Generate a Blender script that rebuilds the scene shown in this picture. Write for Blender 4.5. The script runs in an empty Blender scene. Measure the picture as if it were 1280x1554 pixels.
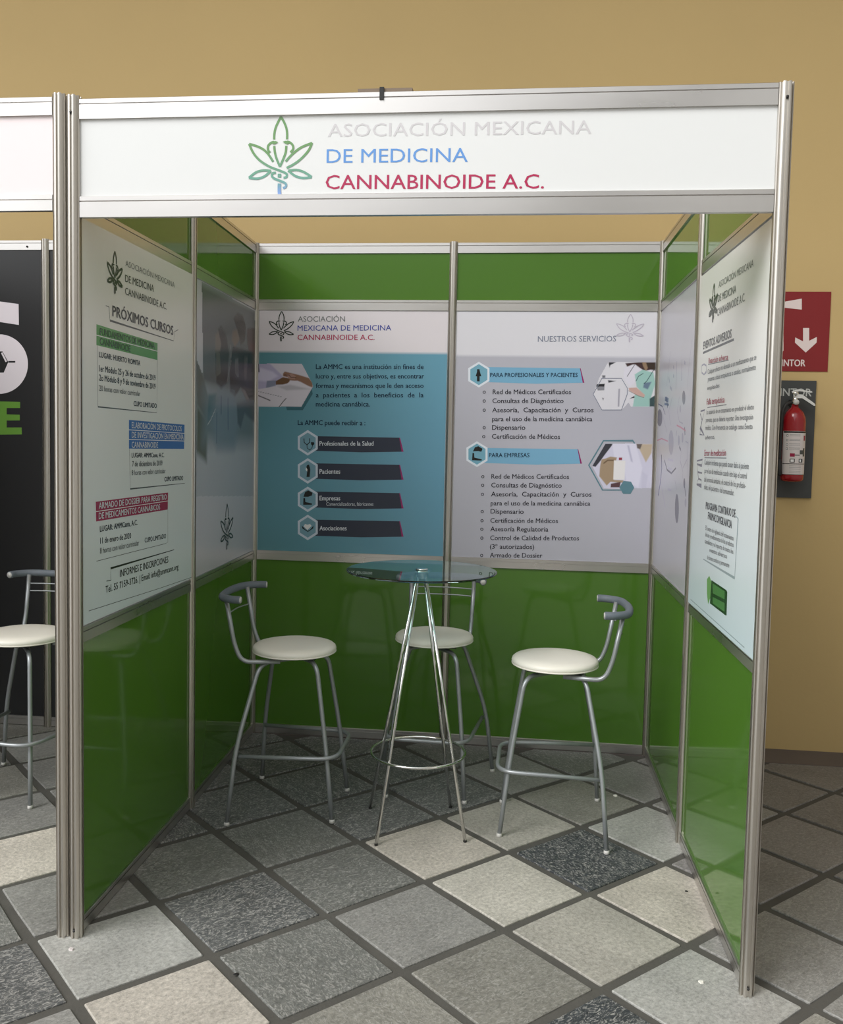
import bpy, bmesh, math, random
import numpy as np
from mathutils import Vector, Matrix
random.seed(7)
PI = math.pi
scene = bpy.context.scene
COL = scene.collection

# ------------------------------------------------------------------ camera, light, exposure
cam_data = bpy.data.cameras.new('camera')
cam = bpy.data.objects.new('camera', cam_data)
COL.objects.link(cam)
cam_data.sensor_fit = 'HORIZONTAL'
cam_data.sensor_width = 36.0
cam_data.lens = 36.0 * 1415.987 / 1280.0
cam_data.shift_y = -24.12 / 1280.0
cam_data.clip_start = 0.05
cam.matrix_world = Matrix(((0.992805, -0.027423, 0.116562, 1.346603), (0.118053, 0.061105, -0.991125, -2.630300), (0.020057, 0.997755, 0.063903, 1.550136), (0, 0, 0, 1)))
scene.camera = cam

scene.view_settings.view_transform = 'Standard'
scene.view_settings.look = 'None'
scene.view_settings.gamma = 1.0
scene.view_settings.use_curve_mapping = False
scene.view_settings.exposure = 0.0

world = bpy.data.worlds.new('overcast_sky')
scene.world = world
world.use_nodes = True
wb = world.node_tree.nodes['Background']
wb.inputs['Color'].default_value = (0.95, 0.975, 1.0, 1)
wb.inputs['Strength'].default_value = 1.9


# the bright, hazy part of the sky: high over the courtyard, in front of the booth and to its left
sun_data = bpy.data.lights.new('hazy_sun', 'SUN')
sun_data.energy = 2.25; sun_data.angle = math.radians(32); sun_data.color = (1.0, 0.985, 0.96)
sun = bpy.data.objects.new('hazy_sun', sun_data); COL.objects.link(sun)
sun.location = (-4, -6, 7)
sun.rotation_euler = Vector((0.72, 0.69, -0.86)).to_track_quat('-Z', 'Y').to_euler()
# ------------------------------------------------------------------ colours and materials
def lin(c):
    out = []
    for v in c[:3]:
        v = v / 255.0
        out.append(v / 12.92 if v <= 0.04045 else ((v + 0.055) / 1.055) ** 2.4)
    return tuple(out)

def mat(name, col, rough=0.5, metal=0.0, spec=0.5, noise=0.0, nscale=20.0, bump=0.0, bscale=60.0, stretch=None, coat=0.0):
    m = bpy.data.materials.new(name); m.use_nodes = True
    nt = m.node_tree; b = nt.nodes['Principled BSDF']
    b.inputs['Base Color'].default_value = (*lin(col), 1)
    b.inputs['Roughness'].default_value = rough
    b.inputs['Metallic'].default_value = metal
    b.inputs['Specular IOR Level'].default_value = spec
    b.inputs['Coat Weight'].default_value = coat
    b.inputs['Coat Roughness'].default_value = 0.05
    if noise or bump:
        tc = nt.nodes.new('ShaderNodeTexCoord'); mp = nt.nodes.new('ShaderNodeMapping')
        nt.links.new(tc.outputs['Object'], mp.inputs['Vector'])
        if stretch: mp.inputs['Scale'].default_value = stretch
    if noise:
        n = nt.nodes.new('ShaderNodeTexNoise'); n.inputs['Scale'].default_value = nscale; n.inputs['Detail'].default_value = 5
        nt.links.new(mp.outputs['Vector'], n.inputs['Vector'])
        r = nt.nodes.new('ShaderNodeMapRange')
        r.inputs['To Min'].default_value = 1 - noise; r.inputs['To Max'].default_value = 1 + noise
        nt.links.new(n.outputs['Fac'], r.inputs['Value'])
        mx = nt.nodes.new('ShaderNodeVectorMath'); mx.operation = 'SCALE'
        mx.inputs[0].default_value = lin(col)
        nt.links.new(r.outputs['Result'], mx.inputs['Scale'])
        nt.links.new(mx.outputs['Vector'], b.inputs['Base Color'])
        if metal > 0.5:
            r2 = nt.nodes.new('ShaderNodeMapRange')
            r2.inputs['To Min'].default_value = rough * 0.6; r2.inputs['To Max'].default_value = rough * 1.5
            nt.links.new(n.outputs['Fac'], r2.inputs['Value']); nt.links.new(r2.outputs['Result'], b.inputs['Roughness'])
    if bump:
        n2 = nt.nodes.new('ShaderNodeTexNoise'); n2.inputs['Scale'].default_value = bscale; n2.inputs['Detail'].default_value = 6
        nt.links.new(mp.outputs['Vector'], n2.inputs['Vector'])
        bp = nt.nodes.new('ShaderNodeBump'); bp.inputs['Strength'].default_value = bump; bp.inputs['Distance'].default_value = 0.004
        nt.links.new(n2.outputs['Fac'], bp.inputs['Height']); nt.links.new(bp.outputs['Normal'], b.inputs['Normal'])
    return m

M = {}
M['wall'] = mat('ochre_plaster', (196, 169, 116), 0.75, noise=0.05, nscale=1.6, bump=0.15, bscale=40)
M['stone'] = mat('grey_stone_facade', (176, 174, 170), 0.85, noise=0.08, nscale=0.8)
M['ceiling'] = mat('ceiling_plaster', (226, 214, 190), 0.9, noise=0.03, nscale=2)
M['alu'] = mat('brushed_aluminium', (205, 200, 192), 0.34, metal=1.0, noise=0.03, nscale=9, stretch=(1, 1, 0.1))
M['alu_rail'] = mat('satin_aluminium_rail', (212, 209, 206), 0.30, metal=1.0, noise=0.07, nscale=5, stretch=(0.3, 1, 1))
M['green'] = mat('green_laminate', (79, 120, 42), 0.08, spec=0.5, noise=0.02, nscale=3)
M['white_panel'] = mat('white_laminate', (226, 227, 226), 0.3, noise=0.01, nscale=2)
M['pink_panel'] = mat('pinkish_white_laminate', (240, 228, 229), 0.3, noise=0.01, nscale=2)
M['black_panel'] = mat('black_banner_print', (44, 44, 45), 0.35, noise=0.03, nscale=3)
M['dark_groove'] = mat('dark_groove', (40, 38, 36), 0.6, noise=0.05)
M['silver'] = mat('silver_lacquered_tube', (158, 162, 164), 0.33, metal=0.45, noise=0.10, nscale=12)
M['chrome'] = mat('chrome_tube', (225, 225, 222), 0.09, metal=1.0, noise=0.03, nscale=12)
M['foam'] = mat('grey_foam_sleeve', (104, 112, 120), 0.55, noise=0.08, nscale=50, bump=0.2, bscale=120)
M['vinyl'] = mat('cream_vinyl', (240, 236, 224), 0.38, noise=0.03, nscale=8, bump=0.08, bscale=30)
M['glide'] = mat('white_plastic_glide', (205, 203, 198), 0.5, noise=0.04)
M['rubber'] = mat('black_rubber', (30, 29, 28), 0.6, noise=0.05)
M['red'] = mat('red_enamel', (146, 16, 28), 0.22, noise=0.04, nscale=6, coat=0.3)
M['sign_red'] = mat('red_sign_plastic', (128, 20, 24), 0.4, noise=0.03, nscale=4)
M['board'] = mat('dark_grey_board', (62, 64, 63), 0.5, noise=0.06, nscale=8)
M['label'] = mat('white_sticker', (214, 206, 204), 0.45, noise=0.02)
M['grout'] = mat('dark_stone_joint', (80, 78, 73), 0.85, noise=0.25, nscale=9, bump=0.4, bscale=90)
M['border'] = mat('dark_border_stone', (98, 90, 86), 0.7, noise=0.10, nscale=8, bump=0.3, bscale=80)
M['grey_strip'] = mat('grey_tape', (128, 112, 96), 0.7, noise=0.05)
M['chip'] = mat('white_chip', (225, 222, 212), 0.7, noise=0.05)

def print_material():
    m = bpy.data.materials.new('printed_vinyl'); m.use_nodes = True
    nt = m.node_tree; b = nt.nodes['Principled BSDF']
    a = nt.nodes.new('ShaderNodeAttribute'); a.attribute_name = 'ink'
    nt.links.new(a.outputs['Color'], b.inputs['Base Color'])
    b.inputs['Roughness'].default_value = 0.26
    b.inputs['Specular IOR Level'].default_value = 0.5
    return m
M['print'] = print_material()

def glass_material():
    m = bpy.data.materials.new('tinted_glass'); m.use_nodes = True
    b = m.node_tree.nodes['Principled BSDF']
    b.inputs['Base Color'].default_value = (0.62, 0.86, 0.84, 1)
    b.inputs['Roughness'].default_value = 0.01
    b.inputs['IOR'].default_value = 1.5
    b.inputs['Transmission Weight'].default_value = 1.0
    return m
M['glass'] = glass_material()

def slate_material():
    m = bpy.data.materials.new('slate_tile'); m.use_nodes = True
    nt = m.node_tree; N = nt.nodes; Lk = nt.links; b = N['Principled BSDF']
    oi = N.new('ShaderNodeObjectInfo'); tc = N.new('ShaderNodeTexCoord')
    off = N.new('ShaderNodeVectorMath'); off.operation = 'MULTIPLY_ADD'
    off.inputs[1].default_value = (37.0, 53.0, 0.0)
    Lk.new(oi.outputs['Random'], off.inputs[0]); Lk.new(tc.outputs['Object'], off.inputs[2])
    def noise(scale, detail, rough, dist=0.0, src=off.outputs['Vector']):
        n = N.new('ShaderNodeTexNoise'); n.inputs['Scale'].default_value = scale; n.inputs['Detail'].default_value = detail
        n.inputs['Roughness'].default_value = rough; n.inputs['Distortion'].default_value = dist
        Lk.new(src, n.inputs['Vector']); return n
    def rng(src, a, b_, c, d):
        r = N.new('ShaderNodeMapRange'); r.inputs['From Min'].default_value = a; r.inputs['From Max'].default_value = b_
        r.inputs['To Min'].default_value = c; r.inputs['To Max'].default_value = d; Lk.new(src, r.inputs['Value']); return r
    n1 = noise(5, 4, 0.55); n2 = noise(70, 8, 0.8)
    mp = N.new('ShaderNodeMapping'); mp.inputs['Scale'].default_value = (1.0, 2.2, 1.0); mp.inputs['Rotation'].default_value = (0, 0, 0.6)
    Lk.new(off.outputs['Vector'], mp.inputs['Vector'])
    n3 = noise(34, 7, 0.75, 2.2, mp.outputs['Vector'])
    a1 = rng(n1.outputs['Fac'], 0.3, 0.7, 0.86, 1.12); a2 = rng(n2.outputs['Fac'], 0.35, 0.65, 0.62, 1.40)
    mu = N.new('ShaderNodeMath'); mu.operation = 'MULTIPLY'; Lk.new(a1.outputs['Result'], mu.inputs[0]); Lk.new(a2.outputs['Result'], mu.inputs[1])
    sc = N.new('ShaderNodeVectorMath'); sc.operation = 'SCALE'; Lk.new(oi.outputs['Color'], sc.inputs[0]); Lk.new(mu.outputs['Value'], sc.inputs['Scale'])
    # pale cleft flecks and scratches; their amount rides in the object's alpha
    s1 = rng(n3.outputs['Fac'], 0.50, 0.60, 0.0, 1.0)
    mm = N.new('ShaderNodeMath'); mm.operation = 'MULTIPLY'; Lk.new(s1.outputs['Result'], mm.inputs[0]); Lk.new(oi.outputs['Alpha'], mm.inputs[1])
    mx = N.new('ShaderNodeMix'); mx.data_type = 'RGBA'; Lk.new(mm.outputs['Value'], mx.inputs['Factor'])
    Lk.new(sc.outputs['Vector'], mx.inputs['A']); mx.inputs['B'].default_value = (0.46, 0.45, 0.42, 1)
    Lk.new(mx.outputs['Result'], b.inputs['Base Color'])
    rr = rng(n2.outputs['Fac'], 0.3, 0.7, 0.42, 0.62); Lk.new(rr.outputs['Result'], b.inputs['Roughness'])
    ad = N.new('ShaderNodeMath'); ad.operation = 'ADD'; Lk.new(n2.outputs['Fac'], ad.inputs[0]); Lk.new(n3.outputs['Fac'], ad.inputs[1])
    bp = N.new('ShaderNodeBump'); bp.inputs['Strength'].default_value = 0.45; bp.inputs['Distance'].default_value = 0.004
    Lk.new(ad.outputs['Value'], bp.inputs['Height']); Lk.new(bp.outputs['Normal'], b.inputs['Normal'])
    return m
M['slate'] = slate_material()

# ------------------------------------------------------------------ helpers
class MB:
    def __init__(s): s.v = []; s.f = []; s.c = []; s.smooth = []
    def add(s, verts, faces, col=None, smooth=False):
        o = len(s.v); s.v += [tuple(v) for v in verts]; s.f += [tuple(i + o for i in f) for f in faces]
        s.smooth += [smooth] * len(faces)
        if col is None: col = (1, 1, 1)
        if len(verts) and isinstance(col[0], (tuple, list, np.ndarray)): s.c += [tuple(c) for c in col]
        else: s.c += [tuple(col)] * len(verts)
        return s
    def mesh(s, name, m):
        me = bpy.data.meshes.new(name); me.from_pydata(s.v, [], s.f); me.materials.append(m)
        me.polygons.foreach_set('use_smooth', s.smooth)
        if m is M['print']:
            at = me.color_attributes.new('ink', 'FLOAT_COLOR', 'POINT')
            at.data.foreach_set('color', np.array([(*c[:3], 1.0) for c in s.c], dtype=np.float32).ravel())
        me.update(); return me
    def build(s, name, m, parent=None, loc=(0, 0, 0), rz=0.0, fix=True):
        me = s.mesh(name, m)
        if fix and m is not M['print']:
            bm = bmesh.new(); bm.from_mesh(me); bmesh.ops.recalc_face_normals(bm, faces=bm.faces); bm.to_mesh(me); bm.free()
        o = bpy.data.objects.new(name, me); COL.objects.link(o); o.location = loc; o.rotation_euler = (0, 0, rz)
        if parent: o.parent = parent
        return o

def empty(name, loc=(0, 0, 0), rz=0.0):
    o = bpy.data.objects.new(name, None); COL.objects.link(o); o.location = loc; o.rotation_euler = (0, 0, rz)
    o.empty_display_size = 0.1; return o
def tag(o, label=None, cat=None, group=None, kind=None):
    if label: o['label'] = label
    if cat: o['category'] = cat
    if group: o['group'] = group
    if kind: o['kind'] = kind
    return o
def copy_tree(o, parent=None):
    c = o.copy(); COL.objects.link(c); c.parent = parent
    for ch in list(o.children): copy_tree(ch, c)
    return c

def box(mb, x0, x1, y0, y1, z0, z1, col=None):
    v = [(x0, y0, z0), (x1, y0, z0), (x1, y1, z0), (x0, y1, z0), (x0, y0, z1), (x1, y0, z1), (x1, y1, z1), (x0, y1, z1)]
    f = [(0, 3, 2, 1), (4, 5, 6, 7), (0, 1, 5, 4), (1, 2, 6, 5), (2, 3, 7, 6), (3, 0, 4, 7)]
    return mb.add(v, f, col)
def extrude_poly(mb, pts, axis, a0, a1, col=None):
    """closed 2D outline extruded along an axis: 'x' -> (a, p, q), 'z' -> (p, q, a), 'y' -> (p, a, q)"""
    def P3(p, a): return (a, p[0], p[1]) if axis == 'x' else ((p[0], p[1], a) if axis == 'z' else (p[0], a, p[1]))
    n = len(pts)
    v = [P3(p, a0) for p in pts] + [P3(p, a1) for p in pts]
    f = [(i, (i + 1) % n, n + (i + 1) % n, n + i) for i in range(n)] + [tuple(range(n))[::-1], tuple(range(n, 2 * n))]
    return mb.add(v, f, col)
def lathe(mb, prof, n=32, cx=0, cy=0, smooth=True, col=None):
    v = []; f = []
    for r, z in prof:
        for i in range(n):
            a = 2 * PI * i / n; v.append((cx + r * math.cos(a), cy + r * math.sin(a), z))
    for k in range(len(prof) - 1):
        for i in range(n):
            f.append((k * n + i, k * n + (i + 1) % n, (k + 1) * n + (i + 1) % n, (k + 1) * n + i))
    f.append(tuple(range(n))[::-1]); f.append(tuple(range((len(prof) - 1) * n, len(prof) * n)))
    return mb.add(v, f, col, smooth)
def fillet(pts, r, n=6):
    pts = [Vector(p) for p in pts]; out = [pts[0]]
    for i in range(1, len(pts) - 1):
        a, b, c = pts[i - 1], pts[i], pts[i + 1]
        ra = min(r if not isinstance(r, (list, tuple)) else r[i - 1], (a - b).length * 0.49, (c - b).length * 0.49)
        p0 = b + (a - b).normalized() * ra; p1 = b + (c - b).normalized() * ra
        for k in range(n + 1):
            t = k / n; out.append((1 - t) ** 2 * p0 + 2 * t * (1 - t) * b + t * t * p1)
    out.append(pts[-1]); return out
def tube(mb, pts, r, n=12, closed=False, col=None):
    pts = [Vector(p) for p in pts]; m = len(pts); v = []; f = []
    up = None
    for i in range(m):
        if closed: t = (pts[(i + 1) % m] - pts[i - 1]).normalized()
        else: t = (pts[min(i + 1, m - 1)] - pts[max(i - 1, 0)]).normalized()
        if up is None:
            up = Vector((0, 0, 1)) if abs(t.z) < 0.9 else Vector((1, 0, 0))
        up = (up - t * up.dot(t)).normalized(); s = t.cross(up)
        for k in range(n):
            a = 2 * PI * k / n; v.append(pts[i] + (up * math.cos(a) + s * math.sin(a)) * r)
    for i in range(m if closed else m - 1):
        j = (i + 1) % m
        for k in range(n): f.append((i * n + k, i * n + (k + 1) % n, j * n + (k + 1) % n, j * n + k))
    if not closed: f.append(tuple(range(n))[::-1]); f.append(tuple(range((m - 1) * n, m * n)))
    return mb.add(v, f, col, True)
def catmull(pts, n=6):
    P_ = [Vector((*p, 0)) if len(p) == 2 else Vector(p) for p in pts]; out = []
    for i in range(len(P_) - 1):
        p0 = P_[max(i - 1, 0)]; p1 = P_[i]; p2 = P_[i + 1]; p3 = P_[min(i + 2, len(P_) - 1)]
        for k in range(n):
            t = k / n
            out.append(0.5 * ((2 * p1) + (p2 - p0) * t + (2 * p0 - 5 * p1 + 4 * p2 - p3) * t * t + (3 * p1 - p0 - 3 * p2 + p3) * t ** 3))
    out.append(P_[-1]); return out
def ribbon(mb, pts, w, y, colf):
    """flat printed stroke in the x-z plane at depth y; colf gives the ink per point"""
    P_ = [Vector((p[0], p[1])) for p in pts]; m = len(P_); v = []; c = []
    for i in range(m):
        t = (P_[min(i + 1, m - 1)] - P_[max(i - 1, 0)])
        t = t.normalized() if t.length > 1e-9 else Vector((1, 0)); nrm = Vector((-t.y, t.x)) * w / 2
        if 0 < i < m - 1:
            a = (P_[i] - P_[i - 1]).normalized(); d = max(0.35, abs(a.dot(t))); nrm /= d
        for s in (1, -1):
            q = P_[i] + nrm * s; v.append((q.x, y, q.y)); c.append(colf(q))
    mb.add(v, [(2 * i, 2 * i + 1, 2 * i + 3, 2 * i + 2) for i in range(m - 1)], c)

INK = {k: lin(v) for k, v in {
 'lightgrey': (206, 203, 205), 'blue': (98, 150, 214), 'crimson': (176, 40, 84), 'dark': (62, 70, 60), 'midgrey': (122, 124, 124),
 'slate': (72, 76, 74), 'black': (26, 28, 26), 'paper': (232, 232, 232), 'pgreen': (84, 150, 74), 'dkgreen': (38, 84, 34), 'pblue': (64, 110, 176),
 'palelet': (214, 220, 226), 'pcrim': (150, 34, 70), 'blue2': (70, 80, 160), 'navy': (18, 44, 66), 'magenta': (150, 40, 104), 'barnavy': (48, 54, 70),
 'hexlight': (206, 216, 228), 'hexteal': (120, 160, 176), 'faint': (196, 188, 202), 'steel': (128, 134, 152), 'hexlight2': (226, 232, 240), 'hexteal2': (120, 172, 192),
 'barteal': (124, 176, 206), 'ink': (48, 46, 54), 'steelteal': (96, 134, 146), 'tealshade': (62, 106, 116), 'ovgrey': (116, 114, 128), 'ovlight': (168, 166, 180),
 'ovdark': (84, 82, 96), 'violet': (96, 92, 140), 'rose': (196, 140, 158), 'faintv': (186, 182, 200), 'redink': (176, 76, 88), 'palesteel': (150, 166, 170),
 'leaf': (116, 168, 100), 'leaf2': (76, 130, 72), 'dkleaf': (26, 66, 36), 'banwhite': (226, 218, 224), 'banblack': (44, 44, 45), 'pgreen2': (104, 150, 62),
 'signwhite': (224, 208, 204), 'boardlet': (186, 188, 184)}.items()}

# ------------------------------------------------------------------ wall frames: local x runs left to right as seen, local -y faces the viewer
PLAN = {'FL': (0.0, 0.0), 'FR': (1.988, 0.0), 'BL': (-0.062, 2.0), 'BR': (1.946, 1.996), 'ML': (-0.021, 1.001), 'MR': (1.96, 0.994), 'BM': (0.938, 2.003)}
def frame(a, b):
    return (a[0], a[1], 0.0), math.atan2(b[1] - a[1], b[0] - a[0]), math.hypot(b[0] - a[0], b[1] - a[1])
BAY = {'F': ('FL', 'FR'), 'A': ('FL', 'ML'), 'B': ('ML', 'BL'), 'C': ('BL', 'BM'), 'D': ('BM', 'BR'), 'E': ('BR', 'MR'), 'G': ('MR', 'FR')}
FR_ = {k: frame(PLAN[a], PLAN[b]) for k, (a, b) in BAY.items()}
FR_['N'] = ((-1.125, 1.9, 0.0), 0.0, 1.0)
FR_['S'] = ((2.0, 2.2, 0.0), 0.0, 1.0)

# ------------------------------------------------------------------ the setting
tag(box(MB(), -12.0, 4.6, -14.0, 2.6, -0.16, -0.006).build('floor', M['grout']), kind='structure')
FLOOR = bpy.data.objects['floor']
tag(box(MB(), -12.0, 4.6, 2.2, 2.4, -0.05, 6.5).build('wall_back', M['wall']), kind='structure')
tag(box(MB(), -12.2, -12.0, -1.0, 2.4, -0.05, 6.5).build('wall_left', M['wall']), kind='structure')
tag(box(MB(), 4.6, 4.8, -14.0, 2.4, -0.05, 10.0).build('wall_right_sky_block', M['stone']), kind='structure')  # unseen tall wall, added to block sky light from the right
tag(box(MB(), -12.2, 4.6, -1.0, 2.4, 6.5, 6.7).build('ceiling', M['ceiling']), kind='structure')
# unseen far side of the open courtyard, raised towards the right to hold back sky light
fw = MB(); box(fw, -12.0, 0.5, -14.2, -14.0, -0.05, 5.8); box(fw, 0.5, 4.8, -14.2, -14.0, -0.05, 10.0)
tag(fw.build('wall_front', M['stone']), kind='structure')
tag(box(MB(), -11.9, 4.55, 1.985, 2.2, -0.01, 0.0025).build('trim_1', M['border']), kind='structure')

# slate slabs, set on the diagonal
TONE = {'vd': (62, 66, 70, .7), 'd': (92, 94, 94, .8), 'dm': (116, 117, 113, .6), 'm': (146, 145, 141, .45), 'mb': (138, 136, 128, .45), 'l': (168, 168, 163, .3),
        'lt': (186, 182, 172, .15), 't': (202, 195, 184, .08), 'tp': (212, 202, 194, .05), 's': (128, 125, 123, .35)}
MAP = {(1, -1): 't', (3, -1): 'mb', (-1, -1): 'd', (5, -1): 'vd', (0, -2): 'm', (0, 0): 'l', (2, 0): 'dm', (4, 0): 'mb', (6, 0): 'l', (-1, 1): 'm', (-3, 1): 'tp', (1, 1): 'd',
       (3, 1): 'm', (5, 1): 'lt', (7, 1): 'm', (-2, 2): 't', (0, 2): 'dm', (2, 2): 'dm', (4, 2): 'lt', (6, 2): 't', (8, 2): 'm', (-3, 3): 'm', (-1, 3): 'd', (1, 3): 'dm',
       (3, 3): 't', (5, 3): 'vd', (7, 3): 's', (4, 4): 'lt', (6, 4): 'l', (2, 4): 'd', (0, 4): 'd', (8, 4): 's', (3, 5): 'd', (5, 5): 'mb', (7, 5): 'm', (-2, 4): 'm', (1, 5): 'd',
       (-1, 5): 'd', (0, 6): 'd', (-1, 7): 'd', (1, 7): 'd', (2, 6): 'd', (3, 7): 'dm', (4, 6): 'm', (6, 6): 'm', (9, 3): 's', (9, 5): 's', (8, 6): 's', (7, 7): 's', (9, 1): 'm', (8, 0): 'm', (7, -1): 'mb'}  # rear-left slabs toned darker to deepen the left wall's shade
def tile_mesh(seed):
    rnd = random.Random(seed); h = 0.1835; mb = MB()
    cs = [Vector((sx * h + rnd.uniform(-.003, .003), sy * h + rnd.uniform(-.003, .003))) for sx, sy in ((-1, -1), (1, -1), (1, 1), (-1, 1))]
    ring = []
    for i in range(4):
        a, b = cs[i], cs[(i + 1) % 4]
        ring += [a.lerp(b, 0.008), a.lerp(b, 0.5) + Vector((rnd.uniform(-.002, .002), rnd.uniform(-.002, .002))), a.lerp(b, 0.992)]
    n = len(ring)
    v = [(p.x, p.y, -0.012) for p in ring] + [(p.x, p.y, -0.0025) for p in ring] + [(p.x * .985, p.y * .985, 0.0) for p in ring]
    f = [(k * n + i, k * n + (i + 1) % n, (k + 1) * n + (i + 1) % n, (k + 1) * n + i) for k in range(2) for i in range(n)] + [tuple(range(2 * n, 3 * n))]
    mb.add(v, f); return mb.mesh('tile', M['slate'])
tmesh = [tile_mesh(s) for s in range(6)]
rest = []
names = list(TONE)
for j in range(-49, 8):
    for i in range(-40, 41):
        if (i + j) % 2: continue
        x, y = 0.157 + .2855 * i, -.04 + .2795 * j
        rnd = random.Random(i * 131 + j * 17)
        tone = MAP.get((i, j)) or rnd.choice(['m', 'm', 'dm', 'l', 's', 'mb', 'lt'] if x < 2.2 else ['s', 's', 'm'])  # slabs right of the booth carry some shade in their tone
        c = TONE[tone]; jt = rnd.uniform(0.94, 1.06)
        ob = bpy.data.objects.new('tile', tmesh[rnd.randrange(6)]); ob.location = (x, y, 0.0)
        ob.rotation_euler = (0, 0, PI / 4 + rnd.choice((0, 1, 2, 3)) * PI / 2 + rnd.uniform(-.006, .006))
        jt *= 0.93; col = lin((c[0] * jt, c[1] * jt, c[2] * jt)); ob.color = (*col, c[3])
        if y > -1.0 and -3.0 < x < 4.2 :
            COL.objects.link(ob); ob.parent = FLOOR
        else:
            rest.append(ob)
# slabs that lie out of the picture, joined
rb = MB()
for ob in rest:
    mw = Matrix.LocRotScale(ob.location, ob.rotation_euler, (1, 1, 1))
    rb.add([mw @ v.co for v in ob.data.vertices], [tuple(p.vertices) for p in ob.data.polygons])
    bpy.data.objects.remove(ob)
ro = rb.build('tile_field', M['slate'], FLOOR, fix=False); ro['kind'] = 'stuff'; ro.color = (*lin((138, 134, 126)), 0.3)

# ------------------------------------------------------------------ shell-scheme parts
def post_outline(r=0.020):
    pts = []
    for k in range(8):
        a = k * PI / 4; ap = r; hw = ap * math.tan(PI / 8)
        d = Vector((math.cos(a), math.sin(a))); t = Vector((-d.y, d.x))
        for (u, w) in ((ap * .985, -hw * .9), (ap, -hw * .62), (ap, -hw * .42), (ap * .72, -hw * .42), (ap * .72, hw * .42), (ap, hw * .42), (ap, hw * .62), (ap * .985, hw * .9)):
            q = d * u + t * w; pts.append((q.x, q.y))
    return pts
def make_post(parent, x, y, h, z0=0.0):
    mb = MB(); extrude_poly(mb, post_outline(), 'z', z0, h)
    # n-gon caps are fine; vertical faces stay flat
    return mb.build('post', M['alu'], parent, (x, y, 0))
def make_rail(parent, fr, z0, z1, s0=0.0205, s1=None, lip='top'):
    loc, rz, L = fr; s1 = L - 0.0205 if s1 is None else s1
    d = 0.0095; g = 0.007; lipz = 0.013
    if lip == 'top': a, b = z1 - lipz, z1 - lipz - 0.0032
    else: a, b = z0 + lipz + 0.0032, z0 + lipz
    right = [(-d, z0), (d, z0), (d, b), (d - g, b), (d - g, a), (d, a), (d, z1 - .001), (d - .001, z1)]
    left = [(-p[0], p[1]) for p in right[1:]][::-1]
    mb = MB(); extrude_poly(mb, right[1:] + left, 'x', s0, s1)
    return mb.build('rail', M['alu_rail'], parent, loc, rz)
def make_panel(parent, fr, z0, z1, m, s0=0.012, s1=None, name='panel'):
    loc, rz, L = fr; s1 = L - 0.012 if s1 is None else s1
    return box(MB(), s0, s1, -0.002, 0.002, z0, z1).build(name, m, parent, loc, rz)

booth = empty('exhibition_booth')
tag(booth, 'open green and aluminium exhibition booth with white name fascia, nearest the camera', 'booth')
for n, h in (('FL', 2.512), ('FR', 2.503), ('BL', 2.503), ('BR', 2.503), ('ML', 2.5), ('MR', 2.5), ('BM', 2.505)):
    po = make_post(booth, *PLAN[n], h)
    if n in ('FL', 'FR'):
        for z in (2.462, 0.025):
            tube(MB(), [(0.0, -0.0205, z), (0.0, -0.0145, z)], 0.004, 10).build('lock_screw', M['dark_groove'], po)
for k in 'ABCDEG':
    make_rail(booth, FR_[k], 2.45, 2.5)
    make_rail(booth, FR_[k], 2.17, 2.222)
    make_rail(booth, FR_[k], 0.905, 0.952)
    make_rail(booth, FR_[k], 0.004, 0.05)
    make_panel(booth, FR_[k], 2.218, 2.454, M['green'])
    make_panel(booth, FR_[k], 0.948, 2.175, M['white_panel'])
    make_panel(booth, FR_[k], 0.046, 0.909, M['green'])
make_rail(booth, FR_['F'], 2.445, 2.502)
make_rail(booth, FR_['F'], 2.166, 2.226)
fascia = make_panel(booth, FR_['F'], 2.22, 2.45, M['white_panel'], name='fascia_panel')
fascia['label'] = 'white header panel lettered with the association name'

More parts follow.
